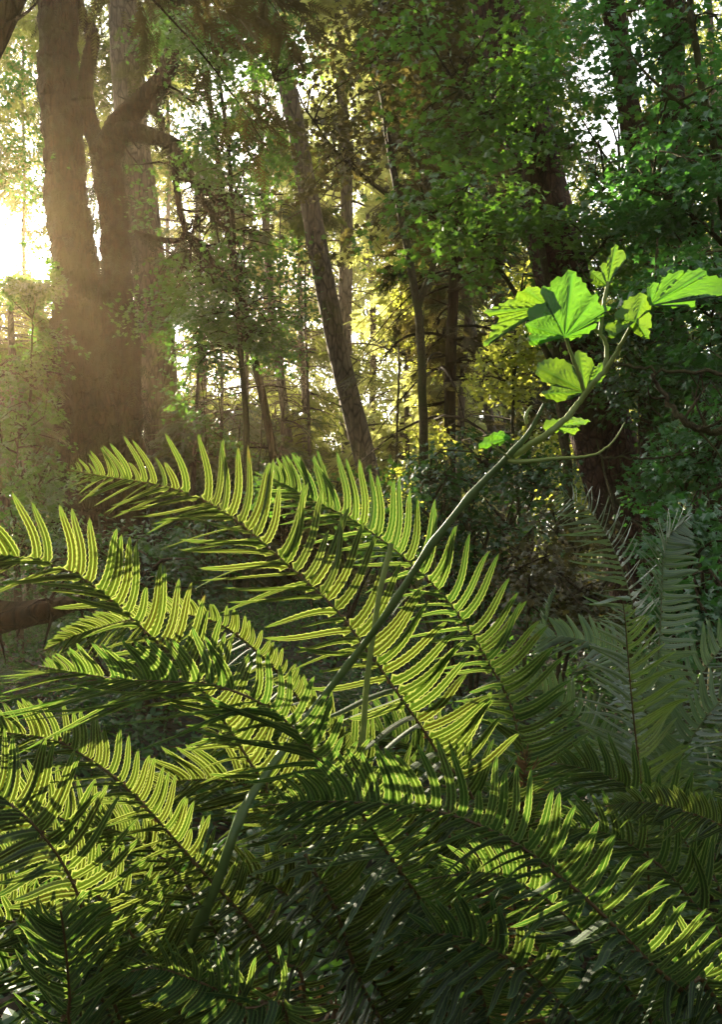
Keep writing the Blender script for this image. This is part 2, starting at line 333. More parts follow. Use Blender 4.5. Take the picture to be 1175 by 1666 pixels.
# ------------------------------------------------------------------ trees
def trunk_line(p_low, p_high, height):
    """3-D axis through two seen points, carried down to the ground and up to the tree's height"""
    a = np.asarray(p_low); b = np.asarray(p_high); dv = (b - a) / (b[2] - a[2])
    base = a + dv * (gz(a[0], a[1]) - a[2] - .1); base[2] = gz(base[0], base[1]) - .1
    return base, dv
def conifer(name, label, cat, group, low, high, r0, H, z0, lmax, nb, mat, bark, far=False, spr=.3, den=1.0, side=None, tube_n=14, dens_top=1., sag=.35, slack=1.):
    base, dv = trunk_line(low, high, H)
    root = empty(name, base, label, cat, group)
    z = np.r_[np.linspace(0, 1.2, 9), np.arange(1.5, H, .28)]; P = base + dv * z[:, None]
    P[:, :2] += .03 * np.stack([np.sin(z * .9 + base[0]), np.cos(z * .7 + base[1])], 1) * np.minimum(z, 3)[:, None] * .5
    rad = r0 * (1 - .75 * z / H) * (1 + .5 * np.exp(-z / .45))
    a = Acc(); a.tube(P, rad, tube_n, .07, lobes=.28 * np.exp(-z / .6))
    if not far:
        for _ in range(int(7 + H)):                                    # dead branch stubs below the crown
            zb = rng.uniform(.8, max(z0, 4) + 1.5); th = rng.uniform(0, 6.283); h = np.array([math.cos(th), math.sin(th), rng.uniform(-.3, .25)]); l = rng.uniform(.15, .9); o = base + dv * zb
            a.tube(spline([o, o + h * l * .5 + rng.normal(0, .03, 3), o + h * l + rng.normal(0, .06, 3)], n=7)[0], np.linspace(.016, .003, 7), 5, .1)
    cr = Acc(); tpls = SPF if far else SPR
    zs = z0 + (H - z0) * rng.random(nb) ** dens_top
    for zb in zs:
        t = (zb - z0) / max(H - z0, .1); l = lmax * (1 - .75 * t) * rng.uniform(.55, 1.1)
        th = rng.uniform(0, 6.283)
        if side is not None and rng.random() < .75: th = side + rng.normal(0, .7)
        h = np.array([math.cos(th), math.sin(th), 0]); sg = np.array([-h[1], h[0], 0])
        q = np.linspace(0, 1, 9)[:, None]; o = base + dv * zb
        B = o + h * l * q + np.array([0, 0, 1]) * l * (.12 * q - sag * q ** 2) + sg * l * .1 * np.sin(q * 3 + th)
        a.tube(B, np.linspace(.012 + .006 * l, .003, 9), 4, 0)
        nsub = int((10 if far else 22) * l / 2 * den) + 3
        tt = rng.uniform(.12, 1.0, nsub); s = rng.choice([-1, 1], nsub); sl = l * (.10 + .26 * (1 - tt)) * rng.uniform(.6, 1.2, nsub)
        bp = np.stack([np.interp(tt, q[:, 0], B[:, c]) for c in range(3)], 1)
        npos = 3 if far else 5
        w = np.tile(np.linspace(.15, 1, npos), nsub); ii = np.repeat(np.arange(nsub), npos)
        out = h[None] * .55 + sg[None] * s[:, None]
        pos = bp[ii] + out[ii] * (w * sl[ii])[:, None] - np.array([0, 0, 1]) * (w ** 2 * sl[ii] * .45)[:, None] + rng.normal(0, .05, (len(ii), 3))
        fw = out[ii] + h * .3 + rng.normal(0, .35, (len(ii), 3)) - np.array([0, 0, 1]) * rng.uniform(.1, .9, (len(ii), 1))
        nr = np.array([0, 0, 1]) + h * .3 + rng.normal(0, .35, (len(ii), 3))
        stamp(cr, tpls[rng.integers(len(tpls))], pos, fw, nr, spr * rng.uniform(.7, 1.3, len(ii)), rng.random(len(ii)) * .6 + rng.random() * .4, slack=slack)
    a.build('trunk', bark, root); cr.build('crown', mat, root)
    return root

def maple(name, label, cat, group, base, limbs, blobs, leaf, mat, bark, n_per=26, rad=.38, tilt=.3, trunk_extra=None, tpl=STAR, cull=True, flat=.22, twigs=True, slack=1.):
    """limbs: list of (points, r0, r1); blobs: (px,py,d,rx,ry,rz,n)"""
    root = empty(name, base, label, cat, group); a = Acc(); Ps = []
    for pts, r0, r1 in limbs: Ps.append(limb(a, pts, r0, r1, 10 if r0 > .06 else 6, .12, .03))
    P = np.vstack(Ps); cr = Acc()
    for b in blobs:
        C = blob(*b); leaf_clusters(cr, C, n_per, rad, leaf, tilt, tpl, flat, cull, slack=slack)
        if twigs:
            for c in C[::2]:
                j = np.argmin(((P - c) ** 2).sum(1)); p = P[j]; mid = (p + c) / 2 + rng.normal(0, .08, 3) + [0, 0, .08]
                if np.linalg.norm(c - p) < 2.2 and open_to_sun(c[None])[0]: a.tube(spline([p, mid, c], n=6)[0], np.linspace(.012, .004, 6), 4)
    a.build('trunk', bark, root); cr.build('crown', mat, root); return root

# the big mossy maple on the left
UP_ = np.array([0, 0, 1.])
def big_maple():
    d = 14.0; base = on_ground(at(170, 850, d)); root = empty('mossy_maple_tree', base, 'thick dark brown mossy trunk that forks into two stems with crooked bare boughs', 'tree')
    a = Acc()
    def st(pts, r, ns=40, rough=.15, step=.05):
        P, q = spline([at(x, y, dd) for x, y, dd in pts], step=step); n = len(P); P = P + rng.normal(0, .006, P.shape)
        rr = np.interp(np.linspace(0, 1, n), np.linspace(0, 1, len(r)), np.array(r) * d / F); a.tube(P, rr, ns, rough); return P
    A = [(150, 1010, d), (160, 930, d), (160, 840, d), (158, 740, d), (148, 620, d), (130, 500, d), (115, 380, d), (104, 260, d), (96, 130, d), (92, 0, d), (90, -200, d), (80, -500, d + .5)]
    PA = st(A, [105, 70, 58, 48, 36, 31, 30, 30, 31, 32, 30, 24])
    B = [(205, 1000, d + .1), (200, 840, d + .05), (200, 740, d), (200, 620, d - .05), (193, 520, d - .1), (188, 420, d - .1), (180, 320, d - .1), (170, 240, d - .2)]
    PB = st(B, [80, 44, 33, 29, 27, 24, 21, 24])
    st([(172, 640, d), (174, 740, d - .1), (178, 840, d - .1), (180, 1000, d - .1)], [18, 40, 50, 60], 20)
    br = [([(172, 250, d - .2), (190, 205, d - .3), (222, 172, d - .4), (262, 132, d - .5), (278, 80, d - .6), (284, 20, d - .6), (292, -60, d - .6)], [22, 19, 17, 14, 11, 10, 9]),
          ([(174, 258, d - .2), (200, 214, d - .4), (245, 222, d - .6), (285, 238, d - .8)], [20, 15, 13, 10]),
          ([(170, 250, d), (148, 210, d + .2), (138, 130, d + .3), (150, 60, d + .4), (130, 20, d + .5), (120, -80, d + .5)], [18, 13, 12, 11, 10, 8]),
          ([(285, 238, d - .8), (300, 262, d - .9), (318, 300, d - 1), (345, 318, d - 1.1), (372, 336, d - 1.2)], [9, 7, 6, 5, 3]),
          ([(282, 240, d - .8), (285, 290, d - .9), (292, 340, d - 1), (300, 378, d - 1), (290, 392, d - 1), (255, 388, d - .9), (220, 376, d - .8)], [7, 5, 5, 4.5, 4, 4, 3]),
          ([(318, 300, d - 1), (340, 345, d - 1.1), (372, 378, d - 1.2), (384, 420, d - 1.3), (402, 452, d - 1.3)], [5, 4, 4, 3.5, 2]),
          ([(268, 125, d - .5), (256, 160, d - .5), (250, 182, d - .55), (262, 190, d - .6)], [9, 8, 7, 4]),
          ([(262, 190, d - .6), (264, 220, d - .6), (272, 236, d - .7)], [5, 4, 5]),
          ([(290, 60, d - .6), (330, 15, d - .7), (350, -40, d - .8)], [8, 6, 5]),
          ([(128, 540, d), (112, 575, d - .3), (60, 600, d - .5), (10, 590, d - .6)], [10, 8, 6, 4]),
          ([(300, 378, d - 1), (330, 400, d - 1.1), (352, 440, d - 1.2), (378, 470, d - 1.3)], [4, 3, 3, 2]),
          ([(320, 350, d - 1), (310, 400, d - 1.05), (308, 430, d - 1.1)], [3, 2.5, 1.5])]
    for p, r in br: st(p, r, 10, .16, .04)
    for _ in range(90):                                              # thin crooked twigs off the boughs
        p, r = br[rng.choice([0, 1, 3, 4, 5, 9, 10])]; x, y, dd = p[rng.integers(1, len(p))]
        v = np.array([rng.normal(.2, 1), rng.normal(.5, .8)]) * rng.uniform(20, 60)
        pts = [at(x, y, dd), at(x + v[0] * .5 + rng.normal(0, 6), y + v[1] * .4, dd - .05), at(x + v[0], y + v[1], dd + rng.normal(0, .2))]
        a.tube(spline(pts, n=10)[0] + rng.normal(0, .006, (10, 3)), np.linspace(.022, .006, 10), 5, .1)
    a.build('trunk', M['bark_dark'], root)
    m = Acc()                                                        # hanging club-moss on the boughs
    src = np.vstack([spline([at(*q) for q in p], step=.05)[0] for p, _ in br] + [PA[::3], PB[::3]])
    c = src[rng.integers(len(src), size=1500)] + rng.normal(0, .05, (1500, 3)) - [0, 0, .03]
    stamp(m, SPF[1], c, np.tile([0, 0, -1.], (1500, 1)) + rng.normal(0, .3, (1500, 3)), rng.normal(size=(1500, 3)), rng.uniform(.08, .3, 1500) * rng.random(1500) ** .5, cull=False)
    for st_ in (PA, PB):
        k = 1300; i = rng.integers(0, len(st_), k); th = rng.uniform(0, 6.283, k); rd = np.interp(i / len(st_), [0, .3, 1], [.5, .36, .3]) * rng.uniform(.9, 1.05, k)
        o_ = np.stack([np.cos(th), np.sin(th), 0 * th], 1); stamp(m, SPF[1], st_[i] + o_ * rd[:, None], o_ * .35 - UP_ + rng.normal(0, .35, (k, 3)), o_ + rng.normal(0, .3, (k, 3)), rng.uniform(.06, .2, k), cull=False)
    m.build('hanging_moss', M['moss'], root)
    cr = Acc()
    for b in [(60, 330, d + .6, 90, 130, 1, 40), (60, 150, d + 1, 80, 100, 1, 40), (230, 330, d, 50, 60, .8, 10), (330, 40, d - .5, 90, 60, .7, 26), (60, 500, d + .8, 70, 80, 1, 24), (260, 60, d + .5, 60, 60, .8, 14)]:
        leaf_clusters(cr, blob(*b), 22, .3, .085, .4)
    cr.build('crown', M['maple'], root)
big_maple()

# standing conifers, from near to far
conifer('spruce_tree', 'grey rough trunk right behind the forked mossy trunk', 'tree', None, at(270, 740, 17.5), at(236, 400, 17.5), .42, 30, 6.5, 2.6, 46, M['conifer'], M['bark_grey'], side=0, spr=.26)
conifer('spruce_tree', 'slim grey trunk leaning left above the middle of the ferns', 'tree', None, at(582, 700, 14), at(457, 120, 14), .185, 30, 4.6, 1.5, 26, M['conifer'], M['bark_grey'], spr=.24, side=1.5)
conifer('hemlock_tree', 'dark reddish trunk leaning left behind the young leafy cane', 'tree', None, at(1006, 800, 8), at(908, 430, 8), .29, 16, 7.5, 2.0, 16, M['conifer'], M['bark_red'], spr=.22, tube_n=24)
conifer('hemlock_tree', 'straight dark trunk wrapped in green leaves near the top right sky gap', 'tree', None, at(1085, 330, 10.5), at(1098, 30, 10.5), .17, 22, 4.0, 1.5, 30, M['conifer'], M['bark_dark'], spr=.22)
conifer('hemlock_tree', 'dark brown hemlock draped in drooping boughs, top centre above the ferns', 'tree', None, at(745, 420, 12), at(760, 40, 12), .09, 16, 2.6, 2.3, 115, M['mossleaf'], M['bark_dark'], spr=.26, sag=.75, den=.9)
conifer('hemlock_tree', 'brown trunk cut by the top left corner of the picture', 'tree', None, at(-130, 365, 6.5), at(8, 30, 6.5), .13, 12, 5.5, 2.0, 36, M['mossleaf'], M['bark_dark'], spr=.24, sag=.7)
for lab, lo, hi, r, bk, kw in [
    ('thin dark leaning sapling trunk between the grey trunk and the leaning spruce', at(444, 760, 16), at(405, 540, 16), .085, 'bark_dark', dict(z0=1.2, lmax=1.5, nb=40)),
    ('thin pale hazy trunk beside the thin dark sapling', at(468, 740, 19), at(455, 600, 19), .12, 'bark_pale', dict(z0=2.5, lmax=1.7, nb=45)),
    ('thin pale trunk with a fork, left of the sunlit yellow maple leaves', at(752, 690, 13), at(762, 560, 13), .06, 'bark_pale', dict(z0=4, lmax=1.2, nb=22)),
    ('pale grey trunk leaning left just under the sunlit yellow maple leaves', at(800, 680, 14), at(772, 560, 14), .085, 'bark_pale', dict(z0=5, lmax=1.4, nb=26)),
    ('pale grey trunk at the left border beside the wide mossy trunk', at(42, 800, 14), at(26, 600, 14), .15, 'bark_pale', dict(z0=2.2, lmax=2.0, nb=50, H=5.0)),
    ('thinner pale trunk on the left border, partly cut off', at(4, 800, 16), at(2, 640, 16), .13, 'bark_pale', dict(z0=2.8, lmax=2.0, nb=46, H=5.0)),
    ('slim brown trunk between the pale left trunk and the wide mossy trunk', at(84, 800, 17), at(70, 600, 17), .12, 'bark_grey', dict(z0=2.0, lmax=2.0, nb=50, H=5.0))]:
    conifer('sapling_tree', lab, 'tree', 'slim trunks among the big trees', lo, hi, r, kw.get('H', 18), kw['z0'], kw['lmax'], kw['nb'], M['conifer'], M[bk], spr=.26)
conifer('spruce_tree', 'sunlit yellow spruce with drooping boughs in the gap right of the leaning trunk', 'tree', None, at(665, 700, 17), at(668, 400, 17), .06, 12.5, .6, 2.1, 130, M['conifer_sunlit'], M['bark_grey'], spr=.28, sag=.7)
conifer('spruce_tree', 'bushy sunlit yellow spruce low between the leaning trunk and the dark bush', 'tree', None, at(722, 740, 15.5), at(722, 500, 15.5), .04, 5.2, .4, 1.3, 90, M['conifer_sunlit'], M['bark_grey'], spr=.22, sag=.6)
conifer('spruce_tree', 'sunlit yellow green spruce whose boughs hang left of the leaning trunk', 'tree', None, at(500, 740, 18.5), at(500, 500, 18.5), .05, 9, .5, 1.6, 110, M['conifer_far'], M['bark_grey'], spr=.26, sag=.6)
conifer('spruce_tree', 'dim spruce with hanging boughs right of the grey trunk', 'tree', None, at(360, 740, 19), at(356, 500, 19), .05, 9.5, .5, 1.9, 110, M['conifer'], M['bark_grey'], spr=.28, sag=.7)
for px, d, H, lab in [(318, 15, 7.6, 'drooping green spruce filling the space right of the grey trunk'), (395, 16.5, 8.4, 'drooping spruce in front of the thin dark sapling'), (455, 17.5, 8.0, 'drooping spruce left of the foot of the leaning trunk')]:
    conifer('spruce_tree', lab, 'tree', 'drooping spruces of the middle distance', at(px, 740, d), at(px + 3, 500, d), .05, H, .5, 1.35, 105, M['conifer'], M['bark_grey'], spr=.2, sag=.75)
conifer('spruce_tree', 'tall sunlit yellow spruce cut by the top border left of the dark hemlock', 'tree', None, at(560, 300, 20), at(556, 60, 20), .2, 22, 5.5, 2.2, 130, M['conifer_sunlit'], M['bark_grey'], spr=.32, sag=.6)

# trees of the wood behind, each at its own distance
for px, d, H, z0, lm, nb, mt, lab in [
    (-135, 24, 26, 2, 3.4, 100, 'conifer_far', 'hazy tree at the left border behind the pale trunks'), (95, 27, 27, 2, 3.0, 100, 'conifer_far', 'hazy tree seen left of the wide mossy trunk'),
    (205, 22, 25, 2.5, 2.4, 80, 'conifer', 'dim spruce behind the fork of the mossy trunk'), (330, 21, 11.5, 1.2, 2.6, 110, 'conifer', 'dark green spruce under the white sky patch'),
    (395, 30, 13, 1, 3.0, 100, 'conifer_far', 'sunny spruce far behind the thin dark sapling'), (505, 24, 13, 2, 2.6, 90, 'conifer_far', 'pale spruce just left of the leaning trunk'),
    (610, 28, 24, 2, 3.0, 100, 'conifer_sunlit', 'far spruce coloured as sunlit, behind the sunlit gap'), (720, 24, 24, 2, 2.8, 110, 'conifer_sunlit', 'spruce coloured as sunlit, deep in the wood right of the sunlit gap'),
    (815, 20, 21, 2, 2.8, 110, 'conifer', 'dark spruce behind the sunlit maple leaves'), (905, 26, 26, 2, 3.4, 110, 'conifer', 'tall dark spruce behind the reddish leaning trunk'),
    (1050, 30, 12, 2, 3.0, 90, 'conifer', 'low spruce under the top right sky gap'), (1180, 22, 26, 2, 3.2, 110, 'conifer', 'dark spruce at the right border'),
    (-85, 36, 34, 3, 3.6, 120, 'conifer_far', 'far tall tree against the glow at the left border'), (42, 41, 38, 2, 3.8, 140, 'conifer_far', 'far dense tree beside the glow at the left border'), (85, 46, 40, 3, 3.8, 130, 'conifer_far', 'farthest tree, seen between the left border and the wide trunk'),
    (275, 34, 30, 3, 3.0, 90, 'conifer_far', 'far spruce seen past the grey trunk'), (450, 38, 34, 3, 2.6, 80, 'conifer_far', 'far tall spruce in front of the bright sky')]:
    p = at(px, 800, d); conifer('spruce_tree', lab, 'tree', 'conifers of the wood behind', p, p + np.array([.3 * rng.normal(), 0, 12]), .13, H, z0, lm, nb, M[mt], M['bark_grey'], far=True, spr=.55, den=.9, tube_n=8, slack=1.1)

# far-off wood: one mass
def far_wood():
    a = Acc(); nb = 5200; th = rng.uniform(2.2, 7.2, nb); rr = rng.uniform(10, 17, nb)
    Q = np.stack([rr * np.cos(th), rr * np.sin(th) - 1, rng.random(nb) * 8], 1)          # the wood goes on unseen behind and beside the viewer, added to cut skylight
    stamp(a, SPF[0], Q, rng.normal(size=(nb, 3)) - [0, 0, .5], rng.normal(size=(nb, 3)), rng.uniform(.9, 1.7, nb))
    n = 26000; y = rng.uniform(34, 62, n); x = rng.uniform(-.5, .5, n) * y * 1.15; z = rng.random(n) ** 1.15 * 36 + rng.uniform(.2, 1.5, n)
    az = x / y; el = (z - 1.15) / y
    gap = 1.5 * np.exp(-((az + .12) / .065) ** 2 - ((el - .53) / .12) ** 2) + 1.3 * np.exp(-((az - .29) / .06) ** 2 - ((el - .53) / .10) ** 2)   # two openings to the sky
    k = np.abs(np.sin(x * .35 + 1.2 * np.sin(y * .1))) * .5 + rng.random(n) * .9 > z / 60 + gap; P = np.stack([x, y, z + .015 * y], 1)[k]; m = len(P)
    stamp(a, SPF[0], P, rng.normal(size=(m, 3)) * [1, 1, .4] - [0, 0, .6], rng.normal(size=(m, 3)) + [0, 0, 1], rng.uniform(.8, 1.7, m), slack=1.3)
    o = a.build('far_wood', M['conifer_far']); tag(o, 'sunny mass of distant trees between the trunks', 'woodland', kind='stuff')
far_wood()

# broad-leaved understory
G = 'vine maples on the right'
def L3(*q): return [at(*p) for p in q]
maple('vine_maple', 'green maple with layered sprays of leaves above the young leafy cane', 'tree', G, on_ground(at(930, 900, 7.6)),
      [(L3((930, 1010, 7.6), (925, 800, 7.6), (905, 600, 7.7), (880, 400, 7.8), (850, 250, 7.9), (800, 100, 8)), .05, .02), (L3((905, 600, 7.7), (800, 420, 7.4), (700, 350, 7.2)), .03, .008),
       (L3((880, 400, 7.8), (990, 300, 7.4), (1080, 260, 7.2)), .03, .008), (L3((850, 250, 7.9), (760, 160, 7.6), (690, 60, 7.5)), .025, .007), (L3((895, 500, 7.7), (960, 420, 7.4), (1010, 370, 7.2)), .02, .006)],
      [(720, 345, 7.3, 120, 40, .9, 44), (830, 400, 7.5, 130, 40, .9, 40), (800, 270, 7.6, 110, 60, .9, 36), (880, 190, 7.8, 110, 70, .9, 32), (960, 330, 7.4, 110, 50, .9, 36), (720, 200, 7.7, 90, 60, .8, 14), (860, 60, 8, 90, 70, .8, 18), (1020, 420, 7.6, 110, 40, .8, 32), (680, 60, 7.6, 50, 40, .5, 10), (835, 120, 7.3, 50, 130, .3, 34), (870, 330, 7.3, 50, 60, .3, 20), (950, 500, 7.3, 60, 40, .4, 18)],
      .078, M['maple'], M['twig'], 30, .36, .2, flat=.08)
maple('vine_maple', 'cool green maple with a curved thin stem at the right border', 'tree', G, on_ground(at(1180, 950, 6.2)),
      [(L3((1190, 1100, 6.2), (1195, 800, 6.2), (1190, 500, 6.2), (1165, 270, 6.1), (1142, 150, 6.1), (1122, 30, 6.1), (1118, -80, 6.1)), .04, .022), (L3((1180, 400, 6.2), (1100, 330, 6.1), (1020, 300, 6.0)), .02, .006), (L3((1150, 200, 6.1), (1060, 130, 6), (1000, 60, 6)), .018, .005), (L3((1190, 560, 6.2), (1120, 480, 6), (1040, 470, 5.9)), .02, .006)],
      [(1110, 330, 6.2, 90, 40, .8, 46), (1130, 200, 6.3, 70, 60, .8, 30), (1050, 290, 6.4, 60, 30, .7, 24), (1100, 70, 6.4, 80, 60, .8, 26), (1120, 460, 6.1, 80, 50, .8, 44), (980, 20, 6.6, 60, 24, .6, 12), (1160, 560, 6.2, 60, 60, .7, 34)],
      .074, M['maple_cool'], M['twig'], 30, .34, .2, flat=.08)
maple('vine_maple', 'dark maple boughs with brown mossy leaves filling the top middle', 'tree', G, on_ground(at(700, 900, 10)),
      [(L3((700, 980, 10), (690, 760, 10), (680, 520, 10), (640, 300, 10), (610, 100, 10), (600, -60, 10)), .06, .03), (L3((680, 500, 10), (740, 330, 9.8), (790, 150, 9.6)), .04, .01), (L3((650, 330, 10), (560, 260, 9.8), (500, 180, 9.7)), .03, .01)],
      [(570, 150, 10, 70, 130, 1, 60), (650, 90, 10, 80, 110, 1, 70), (720, 60, 10, 100, 110, 1, 70), (570, 300, 10, 80, 70, 1, 60), (650, 260, 10, 80, 90, 1, 70), (820, 100, 10.2, 80, 110, 1, 56), (740, 190, 10.2, 90, 80, 1, 60), (520, 350, 10.3, 50, 60, .8, 30)],
      .09, M['mossleaf'], M['twig'], 18, .36, .6)
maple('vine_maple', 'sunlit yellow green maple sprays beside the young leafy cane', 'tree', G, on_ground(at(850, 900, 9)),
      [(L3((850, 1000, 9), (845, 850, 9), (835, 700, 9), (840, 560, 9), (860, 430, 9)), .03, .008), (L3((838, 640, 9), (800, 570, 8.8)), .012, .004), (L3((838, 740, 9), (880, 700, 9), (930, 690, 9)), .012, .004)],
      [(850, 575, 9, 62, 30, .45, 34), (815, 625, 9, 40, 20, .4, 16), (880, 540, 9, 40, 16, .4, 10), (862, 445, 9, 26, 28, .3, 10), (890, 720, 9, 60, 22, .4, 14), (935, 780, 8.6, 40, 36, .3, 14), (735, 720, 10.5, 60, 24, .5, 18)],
      .078, M['maple_sunlit'], M['twig'], 24, .26, .35, slack=.9)
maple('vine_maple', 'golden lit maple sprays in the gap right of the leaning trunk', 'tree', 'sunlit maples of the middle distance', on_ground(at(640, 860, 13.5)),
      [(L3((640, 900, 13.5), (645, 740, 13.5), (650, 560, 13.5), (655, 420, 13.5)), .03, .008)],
      [(650, 480, 13.5, 50, 70, .5, 40), (620, 600, 13.5, 40, 60, .5, 34), (690, 580, 13.5, 40, 60, .5, 34), (650, 690, 13.5, 50, 40, .5, 34), (600, 420, 13.8, 30, 40, .4, 16)], .085, M['maple_sunlit'], M['twig'], 26, .3, .5)
maple('vine_maple', 'airy maple leaves hanging in the white sky patch beside the leaning trunk', 'tree', G, on_ground(at(400, 900, 12)),
      [(L3((400, 960, 12), (400, 700, 12), (385, 480, 12), (370, 250, 12), (350, 60, 12), (350, -60, 12)), .05, .02), (L3((385, 480, 12), (330, 420, 12), (290, 400, 12)), .02, .006), (L3((370, 250, 12), (430, 180, 11.8), (450, 130, 11.7)), .02, .006)],
      [(350, 110, 12, 80, 80, 1, 46), (420, 240, 12, 60, 80, .9, 30), (350, 260, 12, 70, 60, .9, 30), (330, 480, 12, 60, 60, 1, 46), (400, 560, 12.3, 70, 70, 1, 50), (340, 620, 12.5, 60, 70, 1, 44), (430, 400, 12, 60, 60, 1, 34), (470, 520, 12.5, 50, 70, 1, 30), (440, 40, 12, 60, 70, .8, 50), (480, 110, 12, 40, 50, .6, 20), (300, 60, 12, 50, 50, .8, 24), (420, 320, 12, 60, 60, .8, 20), (250, 520, 12.4, 50, 60, .6, 16)],
      .082, M['maple'], M['twig'], 30, .4, .4)

# low shrubs under the trees
def over(px, py, d, D, rx, ry, rz, n):                                 # a leaf clump added on the sun's side of a place, to shade it
    p = at(px, py, d); t = (D - (p - CAM) @ FWD) / (SUN @ FWD); q = p + SUN * t - CAM; w = q @ FWD
    return (CX + F * (q @ RGT) / w, CY - F * (q @ UPV) / w, w, rx, ry, rz, n)
SH = [over(px, py, d, 13, 24, 26, .6, 13) for px, py, d in [(700, 1500, 1.0), (850, 1500, .95), (1000, 1560, .95), (800, 1420, .92), (560, 1600, 1.0), (950, 1440, .9), (760, 1620, 1.0), (880, 1620, .95)]]
maple('vine_maple', 'young maple added between the left border and the wide mossy trunk to shade the lower right ferns', 'tree', G, on_ground(at(50, 860, 13)),
      [([on_ground(at(50, 860, 13)), at(46, 760, 13), at(52, 620, 13), at(56, 520, 13)], .05, .012)], SH + [(40, 640, 13, 50, 70, .5, 22), (70, 560, 13, 40, 60, .5, 14), (20, 430, 13, 40, 50, .5, 16)], .09, M['maple'], M['twig'], 26, .3, .4, cull=True, slack=.65)
G = 'shrubs under the trees'
def shrub(label, px, py, d, blobs, mat, leaf=.06, n_per=24, rad=.2, tpl=STAR, tilt=.5, name='shrub'):
    base = on_ground(at(px, py, d))
    lim = [([base, (base + at(b[0], b[1], b[2])) / 2 + rng.normal(0, .1, 3), at(b[0], b[1], b[2])], .02, .005) for b in blobs]
    maple(name, label, 'shrub', G, base, lim, blobs, leaf, mat, M['twig'], n_per, rad, tilt, tpl=tpl, twigs=True)
shrub('dark green bush behind the thick cane, in the middle of the picture', 760, 960, 6, [(700, 790, 6, 70, 60, .6, 26), (790, 760, 6.3, 110, 60, .6, 34), (760, 870, 6, 100, 60, .6, 44), (860, 790, 6.4, 60, 90, .6, 34), (640, 850, 6.2, 50, 60, .5, 18), (800, 950, 6, 90, 60, .6, 50)], M['shrub'], .052)
shrub('dull olive bush in deep shade under the cane', 900, 1000, 5.2, [(860, 930, 5.2, 60, 70, .5, 36), (930, 880, 6, 60, 60, .5, 26), (960, 980, 5, 60, 50, .5, 26)], M['mossleaf'], .05)
shrub('green bush by the right border behind the fern fronds', 1130, 960, 4.6, [(1130, 880, 4.8, 60, 60, .5, 40), (1140, 980, 4.4, 60, 60, .4, 44), (1100, 760, 6, 70, 60, .6, 40), (1150, 700, 6, 60, 70, .6, 36)], M['maple_cool'], .06)
shrub('dim leafy thicket below the wide mossy trunk', 260, 960, 5.6, [(160, 870, 6, 70, 30, .5, 16), (250, 880, 5.8, 80, 30, .5, 22), (330, 890, 5.4, 70, 50, .5, 22), (240, 950, 5.2, 90, 40, .5, 30), (120, 930, 5.4, 70, 50, .5, 30)], M['shrub'], .05, 22, .26, STAR, .15)
shrub('olive bush below the leaning spruce', 540, 900, 8, [(470, 790, 8.5, 60, 40, .6, 30), (540, 790, 8, 60, 50, .6, 36), (600, 800, 7.8, 60, 50, .6, 40), (640, 860, 7, 50, 50, .5, 30)], M['maple'], .06)
shrub('sunny yellow green bush between the leaning trunk and the dark bush', 660, 840, 10.5, [(640, 750, 11, 60, 40, .6, 34), (690, 730, 10.5, 40, 30, .5, 20), (600, 770, 11, 50, 40, .5, 26), (655, 830, 9.5, 50, 30, .5, 24)], M['maple_sunlit'], .07)
shrub('drooping dim green boughs between the grey trunk and the leaning spruce', 370, 900, 14.5, [(330, 620, 14.5, 50, 70, .8, 50), (390, 680, 14.5, 60, 50, .8, 50), (470, 700, 15, 50, 50, .8, 40), (340, 520, 14.5, 40, 60, .7, 34), (430, 590, 15, 40, 50, .7, 26)], M['maple'], .09, 24, .34)
shrub('hazy low bush at the left border', 40, 960, 7, [(30, 880, 8, 70, 70, .7, 44), (60, 800, 9, 70, 60, .8, 40), (30, 700, 10, 60, 70, .9, 40)], M['maple'], .07)
shrub('dark twiggy bush beside the reddish leaning trunk', 1060, 860, 7, [(1060, 640, 7, 90, 60, .6, 46), (1040, 560, 7, 80, 50, .6, 36), (960, 660, 8, 60, 50, .5, 22), (1140, 620, 7, 60, 60, .6, 34)], M['shrub'], .06)

# unseen crowns added beyond the frame to shade the ferns from above
for i, (x, y, z, r, n, lab) in enumerate([(1.5, -1.5, 8.5, 5.5, 360, 'unseen maple crown added to shade the ferns from behind'), (-7.5, 2, 9.5, 4.5, 240, 'unseen maple crown added to shade the left edge of the ferns'), (1.5, 7.5, 11.5, 4.5, 150, 'unseen high maple crown added for shade above the bushes')]):
    b = on_ground((x + (3 if x > 0 else -3), y - (5 if y < 4 else -4), 0)); root = empty('shade_canopy_maple', b, lab, 'tree', 'unseen canopy trees added for shade'); a = Acc(); top = np.array([x, y, z])
    limb(a, [b, b + [0, 0, 3], b * .6 + top * .4, top], .2, .05, 12)
    q = nz(rng.normal(size=(n, 3))) * (rng.random(n) ** .33)[:, None] * [r, r, r * .3] + top; cr = Acc()
    leaf_clusters(cr, q, 30, .55, .19, .3); a.build('trunk', M['bark_dark'], root); cr.build('crown', M['maple'], root)

